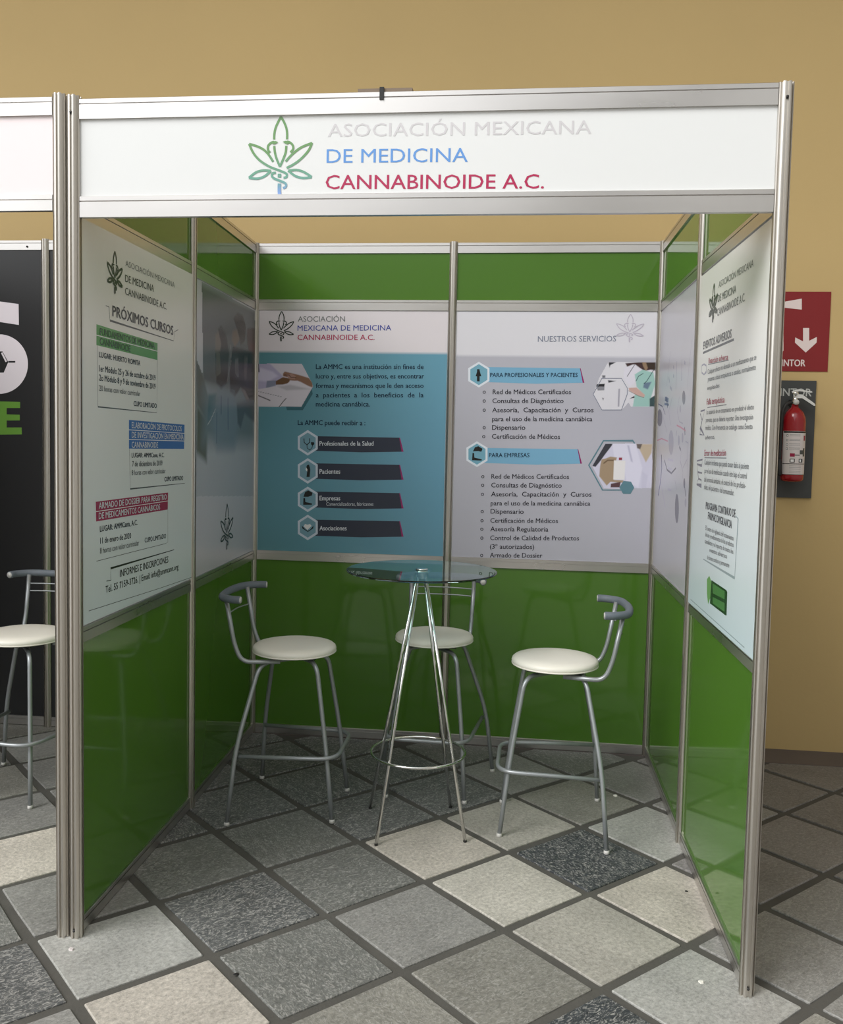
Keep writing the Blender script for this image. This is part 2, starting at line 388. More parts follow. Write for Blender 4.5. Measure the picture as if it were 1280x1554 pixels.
# ------------------------------------------------------------------ what is printed where (panel frames: metres along the wall, height)
TEXTS = [
    ('F', 'ASOCIACIÓN MEXICANA', 0.752, 1.4826, 2.3841, 2.3798, 0.0356, 'lightgrey', 0),
    ('F', 'DE MEDICINA', 0.7494, 1.1476, 2.3126, 2.3096, 0.0375, 'blue', 0),
    ('F', 'CANNABINOIDE A.C.', 0.7478, 1.3583, 2.2401, 2.2352, 0.0384, 'crimson', 0.3),
    ('A', 'ASOCIACIÓN MEXICANA', 0.3335, 0.7818, 2.0881, 2.0889, 0.0193, 'midgrey', 0),
    ('A', 'DE MEDICINA', 0.3311, 0.5785, 2.0369, 2.0421, 0.0232, 'slate', 0.2),
    ('A', 'CANNABINOIDE A.C.', 0.331, 0.6996, 1.9957, 1.9956, 0.0233, 'slate', 0.2),
    ('A', 'PRÓXIMOS CURSOS', 0.2339, 0.7679, 1.9128, 1.9105, 0.033, 'black', 1.3),
    ('A', 'FUNDAMENTOS DE MEDICINA', 0.1425, 0.5862, 1.8439, 1.8422, 0.0206, 'dkgreen', 0.6),
    ('A', 'CANNABINOIDE', 0.1424, 0.3727, 1.8141, 1.8122, 0.0206, 'dkgreen', 0.6),
    ('A', 'LUGAR: HUERTO ROMITA', 0.137, 0.4561, 1.7746, 1.7725, 0.0165, 'black', 1),
    ('A', '1er Módulo 25 y 26 de octubre de 2019', 0.1368, 0.5936, 1.731, 1.7304, 0.0193, 'black', 0.5),
    ('A', '2o Módulo 8 y 9 de noviembre de 2019', 0.1366, 0.5937, 1.7025, 1.6996, 0.0193, 'black', 0.5),
    ('A', '20 horas con valor curricular', 0.1365, 0.4563, 1.6712, 1.6684, 0.0175, 'slate', 0),
    ('A', 'CUPO LIMITADO', 0.4009, 0.6052, 1.6333, 1.6323, 0.0161, 'black', 1),
    ('A', 'ELABORACIÓN DE PROTOCOLOS', 0.3848, 0.861, 1.5585, 1.551, 0.0201, 'palelet', 0.6),
    ('A', 'DE INVESTIGACIÓN EN MEDICINA', 0.3848, 0.8826, 1.5259, 1.5186, 0.0201, 'palelet', 0.6),
    ('A', 'CANNABINOIDE', 0.3848, 0.6185, 1.4922, 1.4898, 0.0201, 'palelet', 0.6),
    ('A', 'LUGAR: AMMCann, A.C.', 0.3848, 0.6794, 1.4589, 1.4545, 0.0161, 'black', 0.8),
    ('A', '7 de diciembre de 2019', 0.3885, 0.662, 1.4285, 1.4247, 0.0182, 'slate', 0.5),
    ('A', '8 horas con valor curricular', 0.3848, 0.693, 1.3989, 1.395, 0.0181, 'slate', 0),
    ('A', 'CUPO LIMITADO', 0.6828, 0.8792, 1.3644, 1.3612, 0.0166, 'black', 0.8),
    ('A', 'ARMADO DE DOSSIER PARA REGISTRO', 0.1314, 0.704, 1.304, 1.2965, 0.0196, 'palelet', 0.8),
    ('A', 'DE MEDICAMENTOS CANNÁBICOS', 0.1313, 0.6397, 1.2722, 1.264, 0.0197, 'palelet', 0.8),
    ('A', 'LUGAR: AMMCann, A.C.', 0.1395, 0.4325, 1.2316, 1.2266, 0.0179, 'black', 0.8),
    ('A', '11 de enero de 2020', 0.1414, 0.3786, 1.1938, 1.1858, 0.0188, 'black', 0.4),
    ('A', '8 horas con valor curricular', 0.1391, 0.4479, 1.1625, 1.154, 0.0188, 'slate', 0),
    ('A', 'CUPO LIMITADO', 0.4976, 0.699, 1.1573, 1.1516, 0.0169, 'black', 0.6),
    ('A', 'INFORMES E INSCRIPCIONES', 0.2885, 0.7237, 1.0666, 1.0574, 0.0239, 'black', 0.2),
    ('A', 'Tel. 55 7159-3726. | Email: info@ammcann.org', 0.1792, 0.8303, 1.0316, 1.0169, 0.022, 'black', 0.3),
    ('C', 'ASOCIACIÓN', 0.2212, 0.4618, 2.1127, 2.1142, 0.0262, 'midgrey', 0.2),
    ('C', 'MEXICANA DE MEDICINA', 0.2201, 0.6964, 2.0674, 2.0723, 0.0262, 'blue2', 0.2),
    ('C', 'CANNABINOIDE A.C.', 0.2207, 0.6128, 2.0212, 2.0244, 0.0263, 'crimson', 0.2),
    ('C', 'La AMMC es una institución sin fines de', 0.3168, 0.8616, 1.877, 1.8834, 0.0239, 'navy', 0.6),
    ('C', 'lucro y, entre sus objetivos, es encontrar', 0.3174, 0.865, 1.8299, 1.837, 0.024, 'navy', 0.6),
    ('C', 'formas y mecanismos que le den acceso', 0.318, 0.8635, 1.7827, 1.7904, 0.024, 'navy', 0.6),
    ('C', 'a  pacientes  a  los  beneficios  de  la', 0.3187, 0.8645, 1.7355, 1.7438, 0.024, 'navy', 0.6),
    ('C', 'medicina cannábica.', 0.3192, 0.5958, 1.6898, 1.6943, 0.0241, 'navy', 0.6),
    ('C', 'La AMMC puede recibir a :', 0.2274, 0.573, 1.595, 1.5998, 0.0241, 'navy', 0.9),
    ('C', 'Profesionales de la Salud', 0.3408, 0.6161, 1.4928, 1.4986, 0.0226, 'palelet', 0.7),
    ('C', 'Pacientes', 0.3426, 0.4487, 1.3515, 1.3541, 0.0227, 'palelet', 0.7),
    ('C', 'Empresas', 0.3445, 0.4507, 1.2162, 1.2192, 0.0227, 'palelet', 0.7),
    ('C', 'Asociaciones', 0.3465, 0.4858, 1.0633, 1.0677, 0.0228, 'palelet', 0.7),
    ('C', 'Comercializadoras, fabricantes', 0.3795, 0.6212, 1.1896, 1.1965, 0.0179, 'palelet', 0),
    ('D', 'NUESTROS SERVICIOS', 0.421, 0.796, 2.0219, 2.0263, 0.0272, 'steel', 0.2),
    ('D', 'PARA PROFESIONALES Y PACIENTES', 0.1932, 0.6179, 1.8484, 1.8535, 0.02, 'navy', 0.5),
    ('D', 'PARA EMPRESAS', 0.1971, 0.3952, 1.4538, 1.4583, 0.0202, 'navy', 0.5),
    ('D', 'Red de Médicos Certificados', 0.2078, 0.5885, 1.7645, 1.7699, 0.0225, 'ink', 0.5),
    ('D', 'o', 0.1584, 0.1726, 1.7663, 1.7665, 0.0217, 'ink', 0.5),
    ('D', 'Consultas de Diagnóstico', 0.2072, 0.5537, 1.7211, 1.7265, 0.0225, 'ink', 0.5),
    ('D', 'o', 0.1594, 0.1737, 1.7229, 1.7231, 0.0217, 'ink', 0.5),
    ('D', 'Asesoría,  Capacitación  y  Cursos', 0.2075, 0.699, 1.676, 1.6842, 0.0226, 'ink', 0.5),
    ('D', 'o', 0.1605, 0.1748, 1.6777, 1.678, 0.0218, 'ink', 0.5),
    ('D', 'para el uso de la medicina cannábica', 0.2078, 0.6947, 1.6317, 1.6404, 0.0226, 'ink', 0.5),
    ('D', 'Dispensario', 0.2088, 0.3715, 1.5899, 1.5929, 0.0226, 'ink', 0.5),
    ('D', 'o', 0.1626, 0.1769, 1.5915, 1.5918, 0.0218, 'ink', 0.5),
    ('D', 'Certificación de Médicos', 0.2091, 0.5416, 1.5456, 1.5507, 0.0227, 'ink', 0.5),
    ('D', 'o', 0.1612, 0.1754, 1.5472, 1.5475, 0.0218, 'ink', 0.5),
    ('D', 'Red de Médicos Certificados', 0.2115, 0.591, 1.3481, 1.3561, 0.0227, 'ink', 0.5),
    ('D', 'o', 0.1617, 0.1761, 1.3493, 1.3497, 0.0219, 'ink', 0.5),
    ('D', 'Consultas de Diagnóstico', 0.2117, 0.5568, 1.305, 1.3126, 0.0228, 'ink', 0.5),
    ('D', 'o', 0.1619, 0.1763, 1.3062, 1.3066, 0.022, 'ink', 0.5),
    ('D', 'Asesoría,  Capacitación  y  Cursos', 0.212, 0.7021, 1.2603, 1.2723, 0.0228, 'ink', 0.5),
    ('D', 'o', 0.1622, 0.1765, 1.2614, 1.2618, 0.022, 'ink', 0.5),
    ('D', 'para el uso de la medicina cannábica', 0.2114, 0.6978, 1.2154, 1.2279, 0.0228, 'ink', 0.5),
    ('D', 'Dispensario', 0.2116, 0.3744, 1.1748, 1.178, 0.0228, 'ink', 0.5),
    ('D', 'o', 0.1625, 0.1769, 1.1758, 1.1763, 0.0221, 'ink', 0.5),
    ('D', 'Certificación de Médicos', 0.2118, 0.5437, 1.129, 1.1378, 0.0229, 'ink', 0.5),
    ('D', 'o', 0.1628, 0.1772, 1.13, 1.1304, 0.0221, 'ink', 0.5),
    ('D', 'Asesoría Regulatoria', 0.2129, 0.4976, 1.0866, 1.0942, 0.0229, 'ink', 0.5),
    ('D', 'o', 0.163, 0.1774, 1.0875, 1.088, 0.0221, 'ink', 0.5),
    ('D', 'Control de Calidad de Productos', 0.2131, 0.6487, 1.0424, 1.0554, 0.0229, 'ink', 0.5),
    ('D', 'o', 0.164, 0.1784, 1.0433, 1.0438, 0.0221, 'ink', 0.5),
    ('D', '(3º autorizados)', 0.2125, 0.4309, 0.999, 1.0049, 0.0229, 'ink', 0.5),
    ('D', 'Armado de Dossier', 0.2136, 0.4722, 0.9556, 0.9632, 0.023, 'ink', 0.5),
    ('D', 'o', 0.1653, 0.1797, 0.9564, 0.9569, 0.0221, 'ink', 0.5),
    ('G', 'ASOCIACIÓN MEXICANA', 0.3353, 0.782, 2.0707, 2.0623, 0.0216, 'midgrey', 0),
    ('G', 'DE MEDICINA', 0.3321, 0.5827, 2.0239, 2.0181, 0.0238, 'midgrey', 0.3),
    ('G', 'CANNABINOIDE A.C.', 0.3288, 0.6995, 1.977, 1.9751, 0.0249, 'midgrey', 0.3),
    ('G', 'EVENTOS ADVERSOS', 0.1206, 0.5451, 1.8847, 1.8826, 0.0268, 'slate', 1),
    ('G', 'Reacción adversa', 0.2231, 0.5128, 1.8261, 1.816, 0.0191, 'redink', 0.8),
    ('G', 'Cualquier efecto no deseado a un medicamento que se', 0.2147, 0.8582, 1.7899, 1.7873, 0.0165, 'midgrey', 0.3),
    ('G', 'presenta a dosis terapéuticas o usuales, normalmente', 0.2234, 0.8562, 1.7631, 1.7591, 0.0164, 'midgrey', 0.3),
    ('G', 'empleadas', 0.2189, 0.4074, 1.733, 1.7329, 0.0143, 'midgrey', 0.3),
    ('G', 'Falla terapéutica', 0.2182, 0.4871, 1.6821, 1.68, 0.0205, 'redink', 0.8),
    ('G', 'La ausencia de un tratamiento en producir el efecto', 0.2219, 0.8539, 1.648, 1.6464, 0.0158, 'midgrey', 0.3),
    ('G', 'previsto, que se debería reportar. Una investigación', 0.2144, 0.8502, 1.6204, 1.6179, 0.0159, 'midgrey', 0.3),
    ('G', 'médica. Con frecuencia se cataloga como Evento', 0.2131, 0.8488, 1.5931, 1.5903, 0.0164, 'midgrey', 0.3),
    ('G', 'adverso.', 0.2156, 0.3677, 1.5596, 1.5614, 0.0144, 'midgrey', 0.3),
    ('G', 'Error de medicación', 0.2135, 0.5374, 1.5012, 1.5074, 0.0211, 'redink', 0.8),
    ('G', 'Cualquier incidente que pueda causar daño al paciente', 0.22, 0.8271, 1.4709, 1.474, 0.0182, 'midgrey', 0.3),
    ('G', 'por el uso de medicación cuando éste bajo el control', 0.2255, 0.8086, 1.4408, 1.4452, 0.0182, 'midgrey', 0.3),
    ('G', 'del personal sanitario, el control de los profesio-', 0.2258, 0.8006, 1.4106, 1.4165, 0.0181, 'midgrey', 0.3),
    ('G', 'nales, del paciente o del consumidor.', 0.2307, 0.6661, 1.384, 1.3874, 0.0181, 'midgrey', 0.3),
    ('G', 'PROGRAMA CONTINUO DE', 0.2694, 0.693, 1.3166, 1.3221, 0.0246, 'slate', 0.9),
    ('G', 'FARMACOVIGILANCIA', 0.3113, 0.6532, 1.2851, 1.2847, 0.0243, 'slate', 0.9),
    ('G', 'El centro de vigilancia del tratamiento', 0.2802, 0.6833, 1.244, 1.2502, 0.0155, 'midgrey', 0.4),
    ('G', 'del uso y medicamentos de los productos', 0.2791, 0.6866, 1.2212, 1.2304, 0.0156, 'midgrey', 0.4),
    ('G', 'cannábicos y el reporte de todos los', 0.2758, 0.6862, 1.1971, 1.2093, 0.0155, 'midgrey', 0.4),
    ('G', 'eventos adversos', 0.3564, 0.6079, 1.1757, 1.185, 0.0152, 'midgrey', 0.4),
    ('G', 'de forma continua y permanente', 0.3238, 0.6434, 1.1465, 1.1612, 0.0153, 'midgrey', 0.4),
    ('S', 'EXTINTOR', 0.4932, 0.6727, 1.9329, 1.9349, 0.0321, 'signwhite', 1),
    ('S', 'EXTINTOR', 0.4695, 0.706, 1.786, 1.7895, 0.0367, 'boardlet', 0.6),
]
POLYS = [
    ('A', [(0.119, 1.8731), (0.614, 1.8651), (0.6143, 1.8049), (0.1186, 1.8095)], 'pgreen', 1),
    ('A', [(0.3629, 1.5857), (0.8952, 1.5769), (0.8912, 1.4824), (0.3628, 1.4894)], 'pblue', 1),
    ('A', [(0.1118, 1.3278), (0.7219, 1.3212), (0.7193, 1.2574), (0.1136, 1.2663)], 'pcrim', 1),
    ('C', [(0.3105, 1.5405), (0.7504, 1.5413), (0.7695, 1.4715), (0.5573, 1.4637), (0.3115, 1.4664)], 'magenta', 1),
    ('C', [(0.3105, 1.5405), (0.7464, 1.5412), (0.7598, 1.4713), (0.5573, 1.4637), (0.3115, 1.4664)], 'barnavy', 2),
    ('C', [(0.3314, 1.4749), (0.2804, 1.4415), (0.2285, 1.4727), (0.2277, 1.5373), (0.2788, 1.5705), (0.3306, 1.5393)], 'hexlight', 3),
    ('C', [(0.3206, 1.4811), (0.2803, 1.4544), (0.2392, 1.4794), (0.2386, 1.531), (0.279, 1.5576), (0.32, 1.5327)], 'hexteal', 4),
    ('C', [(0.3123, 1.4034), (0.753, 1.4056), (0.7721, 1.3316), (0.5596, 1.323), (0.3133, 1.3249)], 'magenta', 1),
    ('C', [(0.3123, 1.4034), (0.7489, 1.4055), (0.7624, 1.3314), (0.5596, 1.323), (0.3133, 1.3249)], 'barnavy', 2),
    ('C', [(0.3333, 1.3327), (0.2822, 1.299), (0.2302, 1.3301), (0.2294, 1.395), (0.2806, 1.4285), (0.3324, 1.3974)], 'hexlight', 3),
    ('C', [(0.3225, 1.3389), (0.2821, 1.3119), (0.2409, 1.3369), (0.2403, 1.3887), (0.2808, 1.4156), (0.3218, 1.3907)], 'hexteal', 4),
    ('C', [(0.3141, 1.26), (0.7556, 1.2638), (0.7749, 1.1872), (0.5619, 1.1778), (0.3152, 1.1788)], 'magenta', 1),
    ('C', [(0.3141, 1.26), (0.7516, 1.2637), (0.7652, 1.1869), (0.5619, 1.1778), (0.3152, 1.1788)], 'barnavy', 2),
    ('C', [(0.3352, 1.1883), (0.284, 1.1543), (0.2319, 1.1854), (0.2311, 1.2505), (0.2824, 1.2844), (0.3343, 1.2533)], 'hexlight', 3),
    ('C', [(0.3244, 1.1945), (0.2839, 1.1673), (0.2426, 1.1922), (0.242, 1.2443), (0.2826, 1.2714), (0.3237, 1.2465)], 'hexteal', 4),
    ('C', [(0.316, 1.117), (0.7583, 1.1223), (0.7776, 1.0446), (0.5643, 1.0345), (0.3171, 1.0346)], 'magenta', 1),
    ('C', [(0.316, 1.117), (0.7542, 1.1221), (0.7679, 1.0443), (0.5643, 1.0345), (0.3171, 1.0346)], 'barnavy', 2),
    ('C', [(0.3371, 1.0451), (0.2858, 1.0107), (0.2336, 1.0418), (0.2328, 1.1071), (0.2842, 1.1413), (0.3362, 1.1103)], 'hexlight', 3),
    ('C', [(0.3263, 1.0513), (0.2857, 1.0238), (0.2443, 1.0487), (0.2437, 1.1009), (0.2844, 1.1283), (0.3256, 1.1034)], 'hexteal', 4),
    ('C', [(0.2961, 1.5096), (0.3109, 1.5099), (0.3143, 1.5003), (0.3045, 1.4921), (0.2962, 1.4983)], 'black', 5),
    ('C', [(0.2769, 1.3928), (0.2876, 1.3963), (0.2911, 1.3851), (0.2945, 1.3706), (0.2917, 1.3333), (0.2752, 1.3329), (0.2781, 1.3621), (0.2698, 1.37)], 'black', 5),
    ('C', [(0.2729, 1.3822), (0.2797, 1.3702), (0.2781, 1.3605), (0.2698, 1.37)], 'paper', 6),
    ('C', [(0.2595, 1.1911), (0.2608, 1.2253), (0.2691, 1.2255), (0.271, 1.206), (0.305, 1.1989), (0.3051, 1.1924)], 'black', 5),
    ('C', [(0.2607, 1.2318), (0.2687, 1.2564), (0.2851, 1.265), (0.3076, 1.2534), (0.3045, 1.2395), (0.2855, 1.2325)], 'black', 5),
    ('C', [(0.2542, 1.0849), (0.271, 1.0675), (0.2852, 1.0581), (0.3, 1.0684), (0.3147, 1.0868), (0.3133, 1.0721), (0.2853, 1.0532), (0.2569, 1.0703)], 'black', 5),
    ('C', [(0.2634, 1.0811), (0.2707, 1.0936), (0.2832, 1.0899), (0.2964, 1.0944), (0.3048, 1.0848), (0.2835, 1.063)], 'paper', 6),
    ('D', [(0.1418, 1.8969), (0.6313, 1.8956), (0.6514, 1.826), (0.4184, 1.818), (0.1436, 1.8237)], 'magenta', 1),
    ('D', [(0.1418, 1.8969), (0.628, 1.8956), (0.6432, 1.8259), (0.4184, 1.818), (0.1436, 1.8237)], 'barteal', 2),
    ('D', [(0.1898, 1.8284), (0.1383, 1.7961), (0.0852, 1.8271), (0.0837, 1.8905), (0.1353, 1.9227), (0.1882, 1.8916)], 'hexlight2', 3),
    ('D', [(0.1795, 1.8341), (0.1381, 1.8077), (0.0953, 1.8331), (0.0941, 1.8848), (0.1356, 1.911), (0.1783, 1.8857)], 'hexteal2', 4),
    ('D', [(0.1514, 1.4991), (0.6318, 1.5027), (0.652, 1.4326), (0.4294, 1.4223), (0.1532, 1.425)], 'magenta', 1),
    ('D', [(0.1514, 1.4991), (0.6285, 1.5027), (0.6438, 1.4324), (0.4294, 1.4223), (0.1532, 1.425)], 'barteal', 2),
    ('D', [(0.1902, 1.4368), (0.1385, 1.4036), (0.0851, 1.4344), (0.0836, 1.4985), (0.1354, 1.5315), (0.1886, 1.5007)], 'hexlight2', 3),
    ('D', [(0.1799, 1.4425), (0.1382, 1.4154), (0.0952, 1.4405), (0.094, 1.4928), (0.1357, 1.5198), (0.1786, 1.4946)], 'hexteal2', 4),
    ('D', [(0.1278, 1.886), (0.1395, 1.8861), (0.1424, 1.872), (0.1496, 1.8512), (0.1412, 1.8511), (0.1418, 1.8261), (0.1284, 1.826), (0.1278, 1.851), (0.1211, 1.8509), (0.1273, 1.8718)], 'black', 5),
    ('D', [(0.1132, 1.4367), (0.1149, 1.473), (0.1225, 1.4732), (0.1247, 1.4505), (0.1612, 1.4429), (0.1613, 1.4362)], 'black', 5),
    ('D', [(0.1164, 1.4806), (0.126, 1.5011), (0.1428, 1.5073), (0.1641, 1.4951), (0.1586, 1.4799), (0.1417, 1.4829)], 'black', 5),
    ('D', [(0.835, 1.3212), (0.854, 1.3536), (0.8897, 1.3509), (0.9063, 1.3222), (0.8895, 1.2908), (0.8538, 1.2907)], 'steelteal', 8),
    ('C', [(0.165, 1.6867), (0.2979, 1.7794), (0.3014, 1.7516), (0.2515, 1.67), (0.17, 1.6687)], 'tealshade', 1),
    ('E', [(0.1667, 1.6588), (0.1651, 1.6453), (0.1538, 1.6335), (0.1341, 1.6249), (0.1081, 1.6205), (0.0789, 1.6209), (0.0499, 1.6261), (0.0247, 1.6356), (0.0066, 1.6482), (-0.0022, 1.6625), (-0.0003, 1.6765), (0.0118, 1.6886), (0.0326, 1.6971), (0.0594, 1.7012), (0.0889, 1.7003), (0.1173, 1.6946), (0.1415, 1.685), (0.1586, 1.6726)], 'ovgrey', 1),
    ('E', [(0.7605, 1.7265), (0.7605, 1.7168), (0.756, 1.7084), (0.7476, 1.7023), (0.7364, 1.6993), (0.7235, 1.6998), (0.7106, 1.7037), (0.6992, 1.7105), (0.6907, 1.7196), (0.6863, 1.7297), (0.6864, 1.7397), (0.691, 1.7482), (0.6997, 1.7542), (0.7111, 1.7571), (0.7241, 1.7564), (0.7369, 1.7524), (0.748, 1.7454), (0.7562, 1.7365)], 'ovgrey', 1),
    ('E', [(0.5123, 1.5453), (0.5125, 1.527), (0.5049, 1.5108), (0.4903, 1.4986), (0.4704, 1.4919), (0.4473, 1.4915), (0.424, 1.4976), (0.4032, 1.5095), (0.3875, 1.5259), (0.379, 1.5447), (0.3788, 1.5636), (0.3869, 1.5802), (0.4022, 1.5924), (0.4228, 1.5987), (0.4461, 1.5985), (0.4692, 1.5919), (0.4893, 1.5798), (0.5043, 1.5636)], 'ovlight', 1),
    ('E', [(0.7056, 1.2752), (0.7073, 1.2545), (0.7032, 1.2358), (0.6939, 1.2213), (0.6802, 1.2128), (0.6639, 1.2113), (0.6468, 1.2172), (0.6311, 1.2296), (0.6186, 1.2473), (0.611, 1.2681), (0.6092, 1.2893), (0.6135, 1.3083), (0.6232, 1.3228), (0.6373, 1.331), (0.6538, 1.332), (0.6708, 1.3257), (0.6862, 1.313), (0.6982, 1.2955)], 'ovgrey', 1),
    ('E', [(0.8295, 1.3858), (0.8298, 1.3791), (0.8276, 1.373), (0.8233, 1.3684), (0.8174, 1.3657), (0.8105, 1.3653), (0.8035, 1.3673), (0.7973, 1.3715), (0.7925, 1.3772), (0.7899, 1.384), (0.7896, 1.3908), (0.7918, 1.3969), (0.7962, 1.4016), (0.8022, 1.4042), (0.8091, 1.4045), (0.816, 1.4024), (0.8222, 1.3983), (0.8269, 1.3925)], 'ovgrey', 1),
    ('E', [(0.6654, 1.5548), (0.6658, 1.5473), (0.6635, 1.5406), (0.6589, 1.5357), (0.6525, 1.533), (0.645, 1.533), (0.6374, 1.5355), (0.6306, 1.5405), (0.6253, 1.5471), (0.6223, 1.5547), (0.6219, 1.5624), (0.6242, 1.569), (0.6289, 1.574), (0.6354, 1.5766), (0.6429, 1.5766), (0.6505, 1.5739), (0.6573, 1.569), (0.6625, 1.5624)], 'ovlight', 1),
    ('E', [(0.7506, 1.5658), (0.7509, 1.5589), (0.7486, 1.5529), (0.7442, 1.5483), (0.738, 1.5459), (0.7309, 1.5459), (0.7236, 1.5483), (0.7171, 1.5528), (0.7122, 1.5589), (0.7094, 1.5658), (0.7091, 1.5728), (0.7114, 1.5789), (0.716, 1.5834), (0.7222, 1.5858), (0.7294, 1.5857), (0.7366, 1.5833), (0.743, 1.5788), (0.7479, 1.5727)], 'ovlight', 1),
    ('E', [(0.873, 1.3109), (0.8731, 1.3049), (0.8709, 1.2995), (0.8666, 1.2952), (0.8608, 1.2927), (0.854, 1.2922), (0.8473, 1.2938), (0.8412, 1.2973), (0.8367, 1.3023), (0.8343, 1.3082), (0.8342, 1.3143), (0.8364, 1.3198), (0.8408, 1.324), (0.8467, 1.3265), (0.8535, 1.3269), (0.8602, 1.3252), (0.8662, 1.3217), (0.8706, 1.3167)], 'ovlight', 1),
    ('E', [(0.6668, 1.6845), (0.6669, 1.679), (0.6651, 1.6742), (0.6613, 1.6708), (0.6562, 1.669), (0.6502, 1.6691), (0.6442, 1.6712), (0.6388, 1.675), (0.6347, 1.68), (0.6324, 1.6856), (0.6323, 1.6912), (0.6342, 1.696), (0.638, 1.6995), (0.6432, 1.7012), (0.6492, 1.701), (0.6552, 1.6989), (0.6605, 1.6951), (0.6645, 1.6901)], 'ovlight', 1),
    ('G', [(0.3314, 1.0775), (0.3661, 1.095), (0.4033, 1.0802), (0.3963, 1.0241), (0.364, 0.9963), (0.3398, 1.0312)], 'leaf', 1),
    ('G', [(0.4024, 1.0855), (0.6143, 1.0862), (0.6298, 1.0821), (0.632, 1.0085), (0.6132, 1.006), (0.3925, 1.0042)], 'dkleaf', 2),
    ('G', [(0.4232, 1.0778), (0.5942, 1.0787), (0.5985, 1.0537), (0.4291, 1.045)], 'leaf2', 3),
    ('G', [(0.4313, 1.0328), (0.6004, 1.0427), (0.6053, 1.0147), (0.4351, 1.0117)], 'leaf2', 3),
    ('N', [(-0.5254, 2.1991), (-0.2997, 2.1959), (-0.2499, 2.1938), (-0.1466, 2.181), (-0.1458, 2.0755), (-0.2509, 2.0903), (-0.3008, 2.0916), (-0.4177, 2.0909), (-0.4188, 1.9976), (-0.5285, 1.9655)], 'banwhite', 1),
    ('N', [(-0.098, 1.8779), (-0.0995, 1.8577), (-0.1038, 1.8379), (-0.1108, 1.8187), (-0.1204, 1.8005), (-0.1323, 1.7837), (-0.1465, 1.7685), (-0.1625, 1.7552), (-0.1803, 1.744), (-0.1994, 1.7352), (-0.2195, 1.7289), (-0.2402, 1.7252), (-0.2613, 1.7242), (-0.2822, 1.7259), (-0.3027, 1.7304), (-0.3223, 1.7374), (-0.3407, 1.7469), (-0.3576, 1.7588), (-0.3726, 1.7727), (-0.3856, 1.7886), (-0.3962, 1.806), (-0.4042, 1.8246), (-0.4096, 1.8442), (-0.4122, 1.8643), (-0.4119, 1.8847), (-0.4089, 1.9048), (-0.4031, 1.9245), (-0.3946, 1.9433), (-0.3836, 1.9608), (-0.3704, 1.9768), (-0.3551, 1.9911), (-0.338, 2.0032), (-0.3194, 2.0131), (-0.2998, 2.0205), (-0.2793, 2.0253), (-0.2584, 2.0275), (-0.2375, 2.0269), (-0.2169, 2.0237), (-0.1969, 2.0179), (-0.1781, 2.0096), (-0.1606, 1.9989), (-0.1447, 1.986), (-0.1309, 1.9712), (-0.1192, 1.9546), (-0.1099, 1.9367), (-0.1032, 1.9178), (-0.0992, 1.898)], 'banwhite', 1),
    ('N', [(-0.269, 1.9406), (-0.2357, 1.9409), (-0.2046, 1.8868), (-0.23, 1.8329), (-0.2867, 1.8322), (-0.3196, 1.8856)], 'banblack', 3),
    ('N', [(-0.2614, 1.6858), (-0.1423, 1.6846), (-0.1425, 1.6541), (-0.2158, 1.6529), (-0.2161, 1.6201), (-0.1445, 1.619), (-0.1447, 1.5901), (-0.2164, 1.5888), (-0.2167, 1.5527), (-0.135, 1.5543), (-0.1336, 1.5191), (-0.263, 1.515)], 'pgreen2', 1),
    ('S', [(0.6547, 2.1199), (0.6835, 2.1201), (0.6862, 2.0578), (0.7219, 2.0769), (0.7217, 2.0494), (0.6726, 2.0003), (0.6191, 2.0485), (0.6194, 2.074), (0.6576, 2.0547)], 'signwhite', 3),
    ('S', [(0.642, 2.263), (0.6444, 2.2096), (0.5609, 2.2187), (0.5491, 2.215), (0.5433, 2.2512), (0.5597, 2.2476)], 'signwhite', 3),
    ('S', [(0.4809, 2.1893), (0.5446, 2.1896), (0.559, 2.1824), (0.5665, 2.0081), (0.5563, 1.9985), (0.489, 1.9979), (0.4801, 2.0073), (0.4728, 2.182)], 'signwhite', 3),
]
